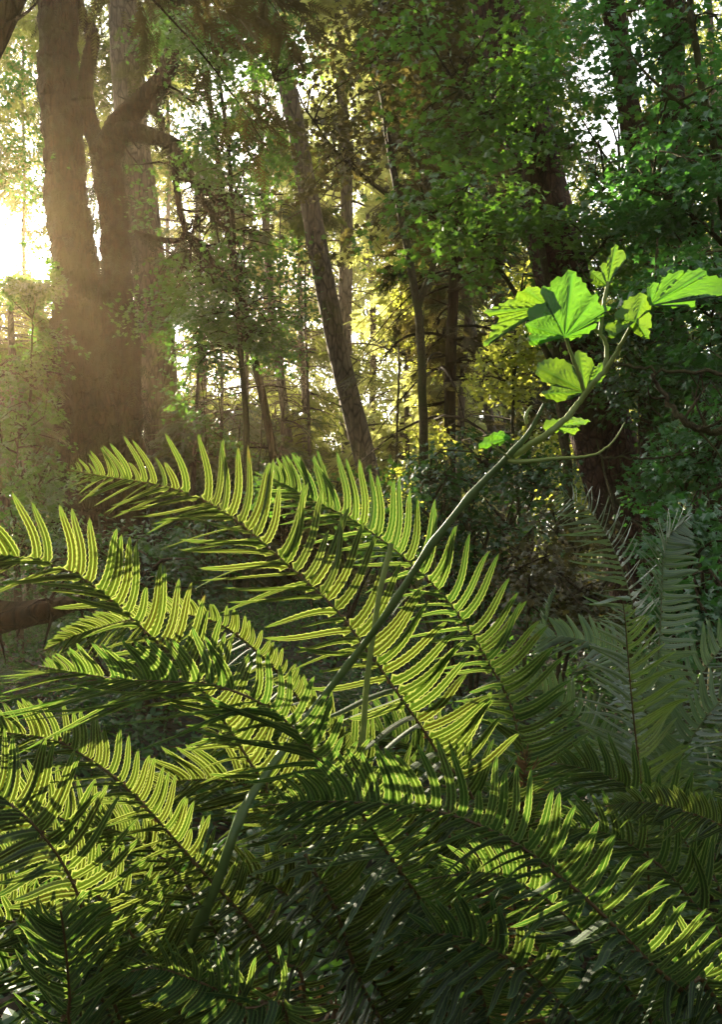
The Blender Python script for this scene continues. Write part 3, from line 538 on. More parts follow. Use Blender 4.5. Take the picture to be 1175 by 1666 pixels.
# ------------------------------------------------------------------ sword ferns
NV = 26; VV = np.linspace(0, 1, NV + 1); UU = np.array([-1, -.5, 0, .5, 1.])
TOOTH = np.where(np.arange(NV + 1) % 2 == 0, 1.0, .84); TOOTH[0] = TOOTH[-1] = 1
I_, J_ = np.meshgrid(np.arange(NV), np.arange(4), indexing='ij')
PF = np.stack([I_ * 5 + J_, I_ * 5 + J_ + 1, (I_ + 1) * 5 + J_ + 1, (I_ + 1) * 5 + J_], -1).reshape(-1, 4)
PUV = np.stack([np.tile((UU + 1) / 2, NV + 1), np.repeat(VV, 5)], 1)
UP = np.array([0, 0, 1.])
def frond(fern, pts, lu, ll=None, w=None, ru=20, rl=62, au=(48, 84), al=(40, 80), cover=.8, mat='fern', rach='rachis', space=None, s0=.09, world_up=False, bend=.10, droop=.05, twist=10, fu=None, fl=.3, rr=.0036, curl=.0, jit=1., label=None):
    """pts: tip -> base (world). lu/ll: longest leaflets of the two sides, metres"""
    ll = lu if ll is None else ll; w = lu * .145 if w is None else w; w = w * .86; space = w * 1.12 if space is None else space
    P, q = spline(pts, step=.006); T = -nz(np.gradient(P, axis=0)); Lt = q[-1]
    pos = []; s = .004
    while s < cover * Lt: pos.append(s); s += space * (.30 + .70 * min(1, s / .16)) * rng.uniform(.88, 1.12)
    pos = np.array(pos); acc = Acc()
    for side, Lm, roll, al_, face in ((1, lu, ru, au, fu), (-1, ll, rl, al, fl)):
        p_ = pos + rng.uniform(-.25, .25, len(pos)) * space * .6 + (space * .4 if side < 0 else 0); p_ = np.clip(p_, .001, Lt); n = len(p_)
        keep = rng.random(n) > .04; p_ = p_[keep]; n = len(p_)
        B0 = np.stack([np.interp(p_, q, P[:, c]) for c in range(3)], 1); Tt = nz(np.stack([np.interp(p_, q, T[:, c]) for c in range(3)], 1))
        Vw = np.tile(UP, (n, 1)) if world_up else nz(CAM - B0)
        N0 = nz(Vw - (Vw * Tt).sum(1, keepdims=True) * Tt); B = np.cross(Tt, N0)
        sg = 1.0 if world_up or B[n // 2] @ UPV > 0 else -1.0
        ro = R(1) * (roll + jit * rng.normal(0, 7, n)); Lv = np.cos(ro)[:, None] * side * sg * B + np.sin(ro)[:, None] * N0
        t = np.clip(p_ / Lt / cover, 0, 1); al2 = R(1) * (al_[0] + (al_[1] - al_[0]) * t ** .6 + jit * rng.normal(0, 3.5, n))
        D = nz(np.cos(al2)[:, None] * Tt + np.sin(al2)[:, None] * Lv); Wd = nz(Tt - (Tt * D).sum(1, keepdims=True) * D); Nn = np.cross(D, Wd)
        tw = R(1) * rng.normal(0, twist, n)
        if face is not None and not world_up:                          # how squarely the leaflets face the viewer's side
            a_ = (Nn * Vw).sum(1); b_ = (Wd * Vw).sum(1); de = np.arctan2(b_, a_); ac = np.arccos(np.clip(face / np.hypot(a_, b_), -1, 1))
            c1 = (ac - de + np.pi) % (2 * np.pi) - np.pi; c2 = (-ac - de + np.pi) % (2 * np.pi) - np.pi; tw = tw - np.where(np.abs(c1) < np.abs(c2), -c1, -c2)
        Wd = np.cos(tw)[:, None] * Wd + np.sin(tw)[:, None] * Nn; Nn = np.cross(D, Wd)
        L = Lm * np.where(rng.random(n) < .04, rng.uniform(.4, .8, n), 1) * (1 - np.exp(-p_ / s0)) * (1 - .22 * np.maximum(t - .55, 0) / .45) * rng.uniform(.93, 1.06, n); ww = w * (1 - np.exp(-(p_ + .004) / (s0 * .55))) * rng.uniform(.92, 1.08, n)
        v = VV[None, :, None]; bq = (bend * rng.normal(1, .35, n))[:, None, None]; dq = (droop * rng.normal(1, .5, n))[:, None, None]; cq = (curl + .09 * rng.normal(0, 1, n))[:, None, None]
        mid = B0[:, None] + L[:, None, None] * (v * D[:, None] + bq * v ** 2.2 * Tt[:, None] - dq * v ** 2 * UP + cq * v ** 2.5 * Nn[:, None] - .03 * np.sin(v * 5) * Wd[:, None])
        prof = np.minimum(1, .35 + VV * 9) * (1 - .24 * VV) * np.maximum(1 - VV ** 5.5, .0) ** .8 * TOOTH
        hw = (ww * .5)[:, None] * prof[None]
        aur = np.zeros((NV + 1, 5)); aur[:, 4] = .75 * np.exp(-((VV - .06) / .05) ** 2)
        off = hw[:, :, None] * (UU[None, None] + aur[None]); cup = -(hw[:, :, None]) * (.32 * UU ** 2)[None, None] * rng.uniform(.3, 1.3, n)[:, None, None]
        V = mid[:, :, None] + off[..., None] * Wd[:, None, None] + cup[..., None] * Nn[:, None, None]
        k = 5 * (NV + 1); Fa = (PF[None] + (np.arange(n) * k)[:, None, None]).reshape(-1, 4)
        acc.add(V.reshape(-1, 3), Fa, np.repeat(rng.random(n), len(PF)), np.tile(PUV, (n, 1)))
    o = acc.build('frond', M[mat], fern)
    if label: o['label'] = label
    ra = Acc(); Pr = P[::2]; ra.tube(Pr, np.linspace(.0009, rr, len(Pr)), 7, .06)
    m = int(len(Pr) * 3); i = rng.integers(len(P) // 8, len(P), m)                      # chaffy scales on the stalk
    stamp(ra, OVAL, P[i] + rng.normal(0, rr * .4, (m, 3)), T[i] + rng.normal(0, .7, (m, 3)), rng.normal(size=(m, 3)), rng.uniform(.003, .008, m) * np.linspace(.6, 1.2, m), cull=False)
    so = ra.build('rachis', M[rach], None, origin=fern.location); so.location = (0, 0, 0); so.parent = o
    return o
def fern_thing(label, xyz, group='sword ferns'):
    b = on_ground(xyz); return empty('sword_fern', b, label, 'fern', group), b + [0, 0, .05]
def path(pp, base, mid=None):
    return [at(*p) for p in pp] + ([mid] if mid is not None else []) + [base]

# A: the big fern whose long fronds reach from the lower middle to the upper left
fA, cA = fern_thing('largest fern in front, its long backlit fronds arching to the upper left across the middle', at(830, 1900, 1.45))
frond(fA, path([(108, 764, 1.42), (175, 776, 1.40), (240, 786, 1.39), (300, 801, 1.38), (350, 824, 1.37), (410, 868, 1.36), (455, 908, 1.35), (505, 952, 1.34), (545, 990, 1.33), (605, 1068, 1.32), (645, 1125, 1.32), (710, 1222, 1.33), (790, 1380, 1.36)], cA), .150, .165, .0185, cover=.62, ru=18, rl=52, au=(62, 86), al=(48, 80), s0=.2, space=.0165)
frond(fA, path([(-150, 905, 1.02), (-60, 902, 1.03), (0, 906, 1.04), (55, 909, 1.05), (95, 924, 1.05), (135, 942, 1.06), (190, 986, 1.07), (235, 1026, 1.08), (272, 1062, 1.09), (330, 1126, 1.10), (370, 1182, 1.1), (408, 1242, 1.1), (452, 1312, 1.1), (502, 1402, 1.1), (548, 1486, 1.12), (620, 1660, 1.18)], cA), .088, .10, .0145, cover=.8, ru=12, rl=58, au=(52, 80), s0=.06)
frond(fA, path([(62, 1084, .95), (130, 1096, .95), (200, 1106, .95), (300, 1110, .95), (360, 1118, .95), (420, 1142, .95), (470, 1178, .96), (525, 1245, .97), (580, 1312, 1.0), (640, 1402, 1.03), (705, 1495, 1.08), (790, 1640, 1.15)], cA), .068, .165, .0125, cover=.82, ru=30, rl=55, mat='fern_green', au=(58, 84), al=(30, 62), s0=.07)
frond(fA, path([(70, 1059, 1.2), (118, 1036, 1.2), (170, 1019, 1.2), (225, 1006, 1.2), (300, 1000, 1.22), (380, 1030, 1.25), (480, 1130, 1.3), (620, 1350, 1.35)], cA), .036, .06, .010, cover=.7, ru=30, rl=45, au=(50, 75), s0=.05)
frond(fA, path([(430, 770, 1.6), (500, 810, 1.58), (580, 850, 1.56), (660, 910, 1.55), (730, 980, 1.55), (790, 1070, 1.55), (840, 1180, 1.55), (860, 1400, 1.5)], cA), .13, .14, .018, cover=.75, ru=20, rl=60, mat='fern_green')
frond(fA, path([(215, 1290, 1.2), (300, 1270, 1.2), (390, 1275, 1.2), (470, 1320, 1.2), (540, 1400, 1.22), (610, 1520, 1.25), (700, 1690, 1.3)], cA), .10, .13, .0145, cover=.8, ru=35, rl=50)
frond(fA, path([(300, 1440, 1.15), (370, 1420, 1.15), (440, 1440, 1.15), (520, 1500, 1.18), (600, 1590, 1.2), (690, 1720, 1.3)], cA), .09, .12, .014, cover=.8, ru=40, rl=50)
frond(fA, path([(560, 1180, 1.5), (640, 1200, 1.48), (720, 1260, 1.46), (790, 1360, 1.45), (840, 1500, 1.44)], cA), .13, .15, .017, cover=.8, ru=30, rl=55, mat='fern_green')
frond(fA, path([(330, 1200, 1.35), (420, 1180, 1.34), (520, 1210, 1.33), (620, 1300, 1.32), (700, 1420, 1.32), (770, 1580, 1.36)], cA), .11, .14, .016, cover=.8, ru=30, rl=55)
frond(fA, path([(520, 1530, 1.25), (590, 1490, 1.25), (660, 1500, 1.26), (730, 1570, 1.28), (790, 1700, 1.35)], cA), .09, .12, .015, cover=.85, ru=35, rl=50, mat='fern_green')

M['fern_dead'] = leafmat('dead_fern', (.10, .055, .022), (.17, .10, .045), (.12, .06, .02), (.20, .11, .035), .35, .01, .7)
for k, pp in enumerate([[(700, 1330, 1.32), (760, 1400, 1.34), (800, 1500, 1.38), (830, 1640, 1.42)], [(330, 1640, 1.2), (430, 1620, 1.22), (540, 1640, 1.28), (650, 1730, 1.35)], [(860, 1210, 1.5), (850, 1300, 1.48), (845, 1420, 1.46)]]):
    frond(fA, path(pp, cA), .075, .08, .009, cover=.8, ru=40, rl=50, mat='fern_dead', droop=.5, bend=.3, twist=35, curl=.25, jit=2.2, label='withered brown frond')

# B: the fern at the lower left
fB, cB = fern_thing('fern filling the lower left corner with bright yellow green backlit fronds', at(420, 2150, 1.12))
frond(fB, path([(-110, 1200, .97), (-50, 1186, .97), (10, 1193, .97), (60, 1199, .97), (95, 1207, .97), (122, 1222, .97), (152, 1240, .97), (187, 1266, .97), (245, 1322, .98), (292, 1376, .99), (342, 1432, 1.0), (396, 1492, 1.02), (442, 1562, 1.04), (495, 1650, 1.07)], cB), .050, .085, .011, cover=.78, ru=15, rl=52, au=(52, 78), al=(40, 70), s0=.05)
frond(fB, path([(-130, 1250, .8), (-60, 1262, .8), (-10, 1290, .8), (40, 1328, .8), (76, 1368, .81), (102, 1406, .82), (126, 1456, .83), (150, 1540, .86), (230, 1750, .95)], cB), .080, .075, .0115, cover=.7, ru=15, rl=35, fl=.85, au=(60, 86), s0=.05)
frond(fB, path([(-60, 1400, .92), (10, 1385, .92), (80, 1405, .92), (150, 1450, .93), (220, 1530, .95), (300, 1680, 1.0)], cB), .075, .05, .012, cover=.8, ru=25, rl=30, fl=.7)
frond(fB, path([(110, 1360, 1.08), (180, 1350, 1.07), (250, 1385, 1.06), (310, 1450, 1.06), (360, 1540, 1.06), (400, 1680, 1.07)], cB), .085, .10, .013, cover=.8, ru=25, rl=52)
frond(fB, path([(98, 1482, .68), (104, 1520, .70), (108, 1560, .72), (113, 1620, .75), (120, 1700, .79), (200, 1950, .95)], cB), .055, .055, .0125, cover=.62, ru=-38, rl=-38, fl=None, mat='fern_green', au=(70, 86), al=(70, 86), s0=.03, curl=.2, rach='rachis', label='dark curled frond in shade with its tip towards the viewer')
frond(fB, path([(180, 1590, .78), (250, 1575, .78), (330, 1600, .8), (400, 1640, .82), (470, 1700, .86)], cB), .07, .09, .0125, cover=.85, ru=35, rl=50, mat='fern_green')
frond(fB, path([(-80, 1540, .8), (-20, 1500, .8), (50, 1510, .82), (120, 1570, .85), (190, 1680, .9)], cB), .08, .09, .0125, cover=.85, ru=30, rl=50)
frond(fB, path([(-90, 1620, .95), (-20, 1580, .95), (70, 1600, .96), (160, 1680, .98)], cB), .085, .1, .013, cover=.85, ru=30, rl=50, mat='fern_green')
frond(fB, path([(20, 1520, 1.0), (100, 1500, 1.0), (190, 1540, 1.0), (270, 1640, 1.02)], cB), .085, .1, .013, cover=.85, ru=30, rl=50, mat='fern_green')
frond(fB, path([(-120, 1450, 1.0), (-50, 1440, 1.0), (20, 1470, 1.0), (90, 1560, 1.0), (150, 1690, 1.02)], cB), .085, .1, .013, cover=.85, ru=30, rl=50)
frond(fB, path([(-70, 1330, 1.1), (0, 1300, 1.1), (80, 1320, 1.1), (170, 1390, 1.1), (260, 1500, 1.1)], cB), .08, .1, .013, cover=.85, ru=30, rl=50)

# C: the fern at the lower right
fC, cC = fern_thing('dark green fern in shade at the lower right, curled leaflet tips', at(1400, 2100, 1.2))
frond(fC, path([(425, 1312, .88), (470, 1307, .88), (525, 1304, .88), (605, 1307, .88), (685, 1316, .88), (745, 1329, .88), (805, 1354, .88), (855, 1382, .88), (905, 1422, .88), (950, 1458, .885), (1005, 1512, .89), (1062, 1570, .9), (1112, 1612, .92), (1180, 1660, .95)], cC), .086, .125, .0135, cover=.75, ru=24, rl=57, mat='fern_green', au=(66, 86), al=(38, 66), s0=.08, curl=.12, rr=.0048)
frond(fC, path([(985, 1312, 1.15), (1050, 1306, 1.15), (1120, 1322, 1.15), (1190, 1352, 1.15), (1290, 1430, 1.15)], cC), .042, .08, .011, cover=.85, ru=15, rl=55, s0=.05)
frond(fC, path([(700, 1430, 1.02), (780, 1420, 1.02), (870, 1450, 1.02), (950, 1520, 1.02), (1030, 1620, 1.04), (1120, 1760, 1.08)], cC), .11, .13, .016, cover=.85, ru=30, rl=55, mat='fern_green')
frond(fC, path([(640, 1540, .98), (720, 1520, .98), (810, 1550, .98), (900, 1620, 1.0), (1000, 1740, 1.04)], cC), .10, .13, .016, cover=.85, ru=35, rl=55, mat='fern_green')
frond(fC, path([(900, 1240, 1.4), (980, 1260, 1.38), (1060, 1310, 1.36), (1130, 1390, 1.34), (1190, 1500, 1.32)], cC), .11, .13, .017, cover=.85, ru=25, rl=55, mat='fern_green')
frond(fC, path([(880, 1360, 1.25), (960, 1350, 1.24), (1050, 1390, 1.22), (1130, 1470, 1.2), (1200, 1590, 1.18)], cC), .10, .12, .016, cover=.85, ru=25, rl=55, mat='fern_green')
frond(fC, path([(960, 1560, .95), (1030, 1540, .95), (1110, 1580, .96), (1180, 1660, .98)], cC), .09, .11, .015, cover=.85, ru=30, rl=55, mat='fern_green')

# D: the cool green fern in shade at the middle right
fD, cD = fern_thing('cool grey green fern with upright fronds in shade at the right', at(1060, 1560, 1.9))
frond(fD, path([(1014, 978, 1.5), (1018, 1010, 1.51), (1022, 1060, 1.53), (1027, 1120, 1.55), (1034, 1190, 1.58), (1045, 1285, 1.63), (1055, 1400, 1.75)], cD), .13, .13, .0165, cover=.7, ru=-34, rl=-34, fu=.6, fl=.6, mat='fern_mid', au=(62, 84), al=(62, 84), s0=.12, space=.019, droop=.12, label='yellow green frond standing straight up, seen from its tip')
frond(fD, path([(1122, 843, 1.8), (1100, 860, 1.8), (1085, 880, 1.8), (1079, 930, 1.8), (1076, 1000, 1.8), (1072, 1070, 1.8), (1066, 1160, 1.82), (1062, 1350, 1.86)], cD), .11, .075, .0145, cover=.8, ru=62, rl=8, mat='fern_shade', rach='rachis_pale', au=(40, 60), al=(74, 88), s0=.05, droop=.2, fu=.2, fl=None)
frond(fD, path([(905, 800, 2.0), (950, 824, 2.0), (980, 858, 2.0), (1005, 908, 2.0), (1022, 955, 2.0), (1035, 1010, 2.0), (1048, 1120, 1.98)], cD), .10, .135, .0135, cover=.75, ru=40, rl=50, fu=.2, mat='fern_shade', rach='rachis_pale', au=(56, 70), al=(60, 84), s0=.07)
frond(fD, path([(906, 952, 1.9), (896, 985, 1.9), (887, 1030, 1.9), (880, 1090, 1.9), (873, 1150, 1.9), (940, 1300, 1.9)], cD), .022, .028, .0105, cover=.55, ru=50, rl=12, mat='fern_shade', rach='rachis_pale', s0=.04)
frond(fD, path([(862, 1042, 1.75), (910, 1036, 1.75), (965, 1048, 1.75), (1015, 1080, 1.76), (1050, 1150, 1.78), (1060, 1300, 1.82)], cD), .065, .11, .0135, cover=.8, ru=10, rl=60, mat='fern_shade', rach='rachis_pale', s0=.05)
frond(fD, path([(1240, 1010, 1.9), (1190, 1040, 1.9), (1140, 1100, 1.9), (1100, 1180, 1.9), (1075, 1320, 1.9)], cD), .11, .11, .015, cover=.8, ru=30, rl=40, mat='fern_shade', rach='rachis_pale')
frond(fD, path([(1250, 1120, 1.7), (1190, 1130, 1.7), (1140, 1180, 1.72), (1100, 1260, 1.75), (1070, 1400, 1.8)], cD), .10, .12, .015, cover=.8, ru=25, rl=45, mat='fern_shade', rach='rachis_pale')
frond(fD, path([(800, 1110, 1.95), (870, 1120, 1.94), (940, 1170, 1.93), (1000, 1260, 1.9), (1040, 1400, 1.9)], cD), .10, .12, .015, cover=.8, ru=30, rl=55, mat='fern_shade', rach='rachis_pale')

# ferns further back: one built in full, the others copies with their fronds and stalks
def arch_fern(label, x, y, nf, L, mat, rach='rachis_pale'):
    f, c = fern_thing(label, (x, y, 0), 'small ferns on the forest floor')
    for k in range(nf):
        th = 6.283 * k / nf + rng.normal(0, .2); h = np.array([math.cos(th), math.sin(th), 0]); l = L * rng.uniform(.75, 1.1); e = rng.uniform(.75, 1.15)
        pts = [c + h * l * (.62 * t + .1 * t ** 2) * (1.1 - .3 * e) + UP * l * e * (1.0 * t - .55 * t ** 2) for t in (1., .8, .6, .4, .2, .05)] + [c]
        frond(f, pts, L * .125, w=L * .02, ru=-8, rl=-8, cover=.85, mat=mat, rach=rach, world_up=True, space=L * .03, s0=L * .13)
    return f
def copy_tree(o, parent=None):
    c = o.copy(); COL.objects.link(c)
    if parent is not None: c.parent = parent
    for ch in o.children: copy_tree(ch, c)
    return c
p1 = arch_fern('sunlit small fern by the left border below the fallen log', -1.25, 3.1, 11, .75, 'fern')
p2 = arch_fern('shaded small fern behind the right border fronds', 1.15, 2.9, 12, .85, 'fern_green')
def more(src, label, x, y, rz, sc):
    f = copy_tree(src); b = on_ground((x, y, 0)); f.location = b; f.rotation_euler = (0, 0, rz); f.scale = (sc, sc, sc); f['label'] = label
for lab, x, y, rz, sc in [('yellow lit fern right beside the left border fern', -.85, 3.6, 1.1, .9), ('small fern tucked under the pale grey trunks at the left', -2.3, 5.2, 2.3, 1.1), ('fern in the gap under the longest frond', -.35, 3.3, 4.0, 1.0),
                          ('fern behind the fallen log', -1.7, 4.6, 5.0, 1.0), ('fern below the olive bush in the middle', .1, 4.4, .6, 1.1), ('small fern half hidden in front of the log', -1.05, 2.6, 3.1, .7)]: more(p1, lab, x, y, rz, sc)
for lab, x, y, rz, sc in [('blue green fern under the dark bush in the middle', .55, 3.1, .9, .9), ('blue green fern at the foot of the reddish trunk', 1.6, 4.6, 2.2, 1.1), ('shaded fern between the cool fern and the dark bush', .75, 2.55, 3.6, .75),
                          ('shaded fern at the right border under the green bush', 1.7, 3.4, 5.2, 1.0), ('shaded low fern in the dark below the front fronds', .25, 2.3, 1.9, .8), ('shaded low fern behind the lower left fronds', -.4, 2.1, .2, .75)]: more(p2, lab, x, y, rz, sc)

# ------------------------------------------------------------------ leafy cane
def leaf_material(name, a, ta):
    m, t, ns, L = newmat(name); at_ = N(ns, 'ShaderNodeAttribute', attribute_name='vein')
    tc = N(ns, 'ShaderNodeTexCoord'); n1 = N(ns, 'ShaderNodeTexNoise'); n1.inputs['Scale'].default_value = 90; n1.inputs['Detail'].default_value = 4; L.new(tc.outputs['Object'], n1.inputs['Vector'])
    f = math_n(t, 'MINIMUM', math_n(t, 'MULTIPLY', at_.outputs['Fac'], 1.), 1.)
    nf = math_n(t, 'MULTIPLY_ADD', n1.outputs[0], 1.0, -.15)
    c = mixc(t, nf, a, tuple(x * 1.35 for x in a)); c = mixc(t, math_n(t, 'MULTIPLY', f, .35), c, (.16, .24, .06))
    d = mixc(t, nf, ta, tuple(x * .75 for x in ta)); d = mixc(t, math_n(t, 'MULTIPLY', f, .8), d, (ta[0] * .45, ta[1] * .7, ta[2]))
    bp = N(ns, 'ShaderNodeBump'); bp.inputs['Strength'].default_value = .5; bp.inputs['Distance'].default_value = .004
    L.new(math_n(t, 'ADD', n1.outputs[0], math_n(t, 'MULTIPLY', f, 1.2)), bp.inputs['Height'])
    leaf_surface(t, c, d, .55, .03, .5, bp.outputs[0]); return m
M['cane_leaf'] = leaf_material('cane_leaf', (.045, .14, .02), (.105, .265, .012))
M['cane_leaf_yellow'] = leaf_material('cane_leaf_yellow', (.06, .15, .02), (.13, .235, .012))
M['cane'] = stemmat('cane_stem', (.045, .085, .018), (.105, .15, .04), 70.)
M['cane_green'] = stemmat('cane_shoot', (.12, .17, .035), (.24, .28, .07), 60.)
def sheet(parent, base, outline, tips, mat, d, curl, label=None):
    """one toothed leaf blade: outline and vein tips around its base, bent in depth"""
    b = np.array([base[0], base[1], 0.0]); O0 = np.array([(x, y, 0.) for x, y in outline]); tips = [np.array([x, y, 0.]) for x, y in tips]
    area = .5 * np.sum(O0[:, 0] * np.roll(O0[:, 1], -1) - np.roll(O0[:, 0], -1) * O0[:, 1]); sg = 1 if area > 0 else -1
    O = []
    for i in range(len(O0)):
        p, q = O0[i], O0[(i + 1) % len(O0)]; ln = np.linalg.norm(q - p); n = max(1, int(ln / 5.0)); nrm = sg * np.array([q[1] - p[1], -(q[0] - p[0]), 0]) / max(ln, 1e-6)
        for k in range(n):
            t = k / n; O.append(p + (q - p) * t + nrm * (0 if k == 0 else (2.6 if k % 2 else -1.0) * rng.uniform(.6, 1.3) + 1.2 * math.sin(math.pi * t)))
    O = np.array(O); K = len(O); RG = 16; rs = np.linspace(0, 1, RG + 1)[1:]; P2 = b + (O - b)[None] * rs[:, None, None]
    def segd(Q, a, c):
        t = np.clip(((Q - a) @ (c - a)) / ((c - a) @ (c - a)), 0, 1); return np.linalg.norm(Q - a - t[..., None] * (c - a), axis=-1), t
    vein = np.zeros(P2.shape[:2]); main = np.full(P2.shape[:2], 1e9); sid = np.full(P2.shape[:2], 1e9)
    for tp in tips:
        dd, t = segd(P2, b, tp); vein = np.maximum(vein, np.exp(-(dd / (1.5 * (1 - .7 * t) + .4)) ** 2)); main = np.minimum(main, dd)
        ax = tp - b; ln = np.linalg.norm(ax); ax = ax / ln; pr = np.array([-ax[1], ax[0], 0])
        for k in range(1, 8):
            o = b + ax * ln * (.1 + k * .115)
            for s in (-1, 1):
                dd, t = segd(P2, o, o + (ax * .75 + s * pr * .7) * ln * .36 * (1 - k * .085)); vein = np.maximum(vein, .5 * np.exp(-(dd / 1.1) ** 2)); sid = np.minimum(sid, dd)
    r = np.linalg.norm(P2 - b, axis=-1) / 60
    Zd = curl * r ** 1.6 + .00045 * np.minimum(main, 16) - .00010 * np.minimum(sid, 8) + .0022 * np.sin(P2[..., 0] * .13 + 1) * np.sin(P2[..., 1] * .11) * r
    V = (CAM + (d + Zd)[..., None] * (FWD + ((P2[..., 0] - CX) / F)[..., None] * RGT + ((CY - P2[..., 1]) / F)[..., None] * UPV)).reshape(-1, 3)
    V = np.vstack([V, at(b[0], b[1], d)]); c = len(V) - 1
    q = [(i * K + j, i * K + (j + 1) % K, (i + 1) * K + (j + 1) % K, (i + 1) * K + j) for i in range(RG - 1) for j in range(K)]
    acc = Acc(); av = np.r_[vein.reshape(-1), 1.]; acc.add(V, np.array(q), .5, av=av)
    acc.f.append(np.array([(c, (j + 1) % K, j) for j in range(K)])); acc.r.append(np.full(K, .5)); acc.uv.append(np.zeros((K * 3, 2))); acc.sm.append(np.full(K, True))
    o = acc.build('leaf', M[mat], parent)
    if label: o['label'] = label
    return o
def cane():
    b = on_ground(at(250, 2050, 1.3)); root = empty('salmonberry_cane', b, 'thick bare cane slanting up to the right to a tuft of bright green toothed leaves', 'plant')
    a = Acc(); px = [(250, 2050, 1.3), (275, 1760, 1.18), (300, 1570, 1.04), (312, 1530, 1.0), (352, 1440, .97), (382, 1352, .97), (412, 1290, 1.02), (490, 1180, 1.14), (562, 1088, 1.14), (622, 1008, 1.10), (680, 920, 1.07), (704, 884, 1.06), (770, 802, 1.04), (832, 738, 1.02), (862, 702, 1.01), (886, 657, 1.0)]
    P, q = spline([at(*p) for p in px], step=.008); n = len(P); t = np.linspace(0, 1, n)
    r = np.interp(t, [0, .35, .6, .8, .93, .97, 1], [.0078, .0066, .0049, .0043, .0039, .0029, .0018])
    for nx, ny in ((704, 884), (566, 1084), (836, 735), (392, 1330), (640, 978), (768, 805), (330, 1490)):
        dd = np.abs(np.linalg.norm(P - np.array(at(nx, ny, 1.04)), axis=1)); i = np.argmin(np.abs((P - CAM) @ UPV / ((P - CAM) @ FWD) - (CY - ny) / F)); r += .0013 * np.exp(-((np.arange(n) - i) / 1.6) ** 2)
    a.tube(P, r, 14, .03); a.build('stem', M['cane'], root)
    def shoot(pts, r0, r1, name='shoot', mat='cane_green'):
        s = Acc(); Q, _ = spline([at(*p) for p in pts], step=.004); s.tube(Q + rng.normal(0, .0003, Q.shape), np.linspace(r0, r1, len(Q)), 9, .05); s.build(name, M[mat], root)
    shoot([(828, 750, 1.02), (850, 751, 1.01), (905, 746, 1.0), (958, 742, .99), (985, 730, .985), (1003, 712, .98), (1018, 686, .98)], .0028, .0006)
    shoot([(838, 742, 1.02), (862, 724, 1.01), (888, 708, 1.0), (918, 684, 1.0), (945, 652, 1.0), (966, 624, .99), (986, 602, .99)], .0042, .0030)
    shoot([(858, 690, 1.02), (856, 676, 1.02), (866, 660, 1.03)], .0022, .0014)
    shoot([(984, 604, .99), (988, 572, .99), (984, 552, .99), (974, 540, .99), (966, 534, .985)], .0028, .0020, 'petiole')
    shoot([(977, 546, .99), (980, 515, .99), (986, 480, .99), (990, 458, .99)], .0026, .0017, 'petiole')
    shoot([(984, 606, .99), (1000, 580, .98), (1018, 548, .97), (1034, 518, .96)], .0030, .0018, 'petiole')
    shoot([(953, 645, 1.0), (944, 612, .99), (932, 580, .98), (921, 550, .97)], .0026, .0017, 'petiole')
    shoot([(832, 745, 1.02), (815, 735, 1.01), (800, 722, 1.0)], .0016, .0010, 'petiole')
    def Z(*q): return [(780 + .3362 * x, 390 + .3362 * y) for x, y in q]
    sheet(root, Z((415, 470))[0], Z((380, 455), (330, 470), (290, 490), (262, 515), (240, 490), (258, 455), (222, 410), (248, 395), (232, 350), (262, 325), (300, 310), (335, 322), (312, 270), (300, 235), (345, 228), (365, 190), (400, 182), (420, 160), (450, 150), (472, 178), (500, 205), (530, 245), (545, 268), (570, 260), (575, 300), (590, 320), (640, 325), (612, 345), (592, 375), (560, 395), (572, 410), (540, 440), (500, 460), (460, 480), (430, 475)), Z((244, 490), (228, 408), (312, 240), (450, 155), (572, 265), (632, 327), (562, 408)), 'cane_leaf', .965, .012, 'large deep green leaf facing the viewer')
    sheet(root, Z((338, 322))[0], Z((300, 310), (255, 330), (235, 370), (190, 395), (160, 420), (120, 440), (80, 475), (20, 515), (50, 470), (72, 440), (55, 430), (90, 400), (120, 375), (70, 365), (20, 355), (60, 340), (90, 325), (130, 300), (170, 290), (180, 270), (220, 240), (260, 230), (300, 240), (322, 280)), Z((25, 512), (25, 355), (225, 242)), 'cane_leaf_yellow', 1.0, -.02, 'yellow green leaf folded behind the deep green one')
    sheet(root, Z((757, 396))[0], Z((730, 395), (690, 415), (665, 450), (640, 478), (625, 450), (612, 420), (650, 400), (692, 390), (655, 370), (680, 340), (720, 290), (760, 270), (800, 262), (822, 300), (835, 322), (800, 350), (790, 372), (825, 352), (836, 405), (815, 430), (826, 480), (800, 458), (770, 462), (745, 430)), Z((640, 475), (660, 370), (795, 266), (822, 476)), 'cane_leaf_yellow', .955, .012)
    sheet(root, Z((832, 318))[0], Z((818, 300), (812, 250), (830, 220), (880, 205), (905, 180), (940, 165), (965, 150), (1000, 160), (1050, 145), (1100, 150), (1085, 180), (1130, 175), (1190, 200), (1235, 262), (1175, 270), (1100, 262), (1040, 268), (1048, 322), (1010, 312), (960, 327), (920, 315), (880, 312), (845, 320)), Z((835, 222), (1098, 152), (1228, 258), (1045, 318)), 'cane_leaf', .96, .03, 'long leaf reaching to the right border')
    sheet(root, Z((515, 738))[0], Z((470, 742), (430, 755), (395, 782), (345, 772), (300, 745), (340, 725), (372, 700), (320, 690), (285, 660), (278, 610), (330, 580), (390, 580), (440, 600), (462, 642), (455, 590), (465, 545), (500, 545), (552, 590), (545, 632), (600, 595), (608, 640), (600, 672), (560, 700), (530, 730)), Z((302, 745), (282, 615), (482, 547), (598, 600), (598, 670)), 'cane_leaf_yellow', 1.0, .02, 'lower yellow green leaf with a shadow across it')
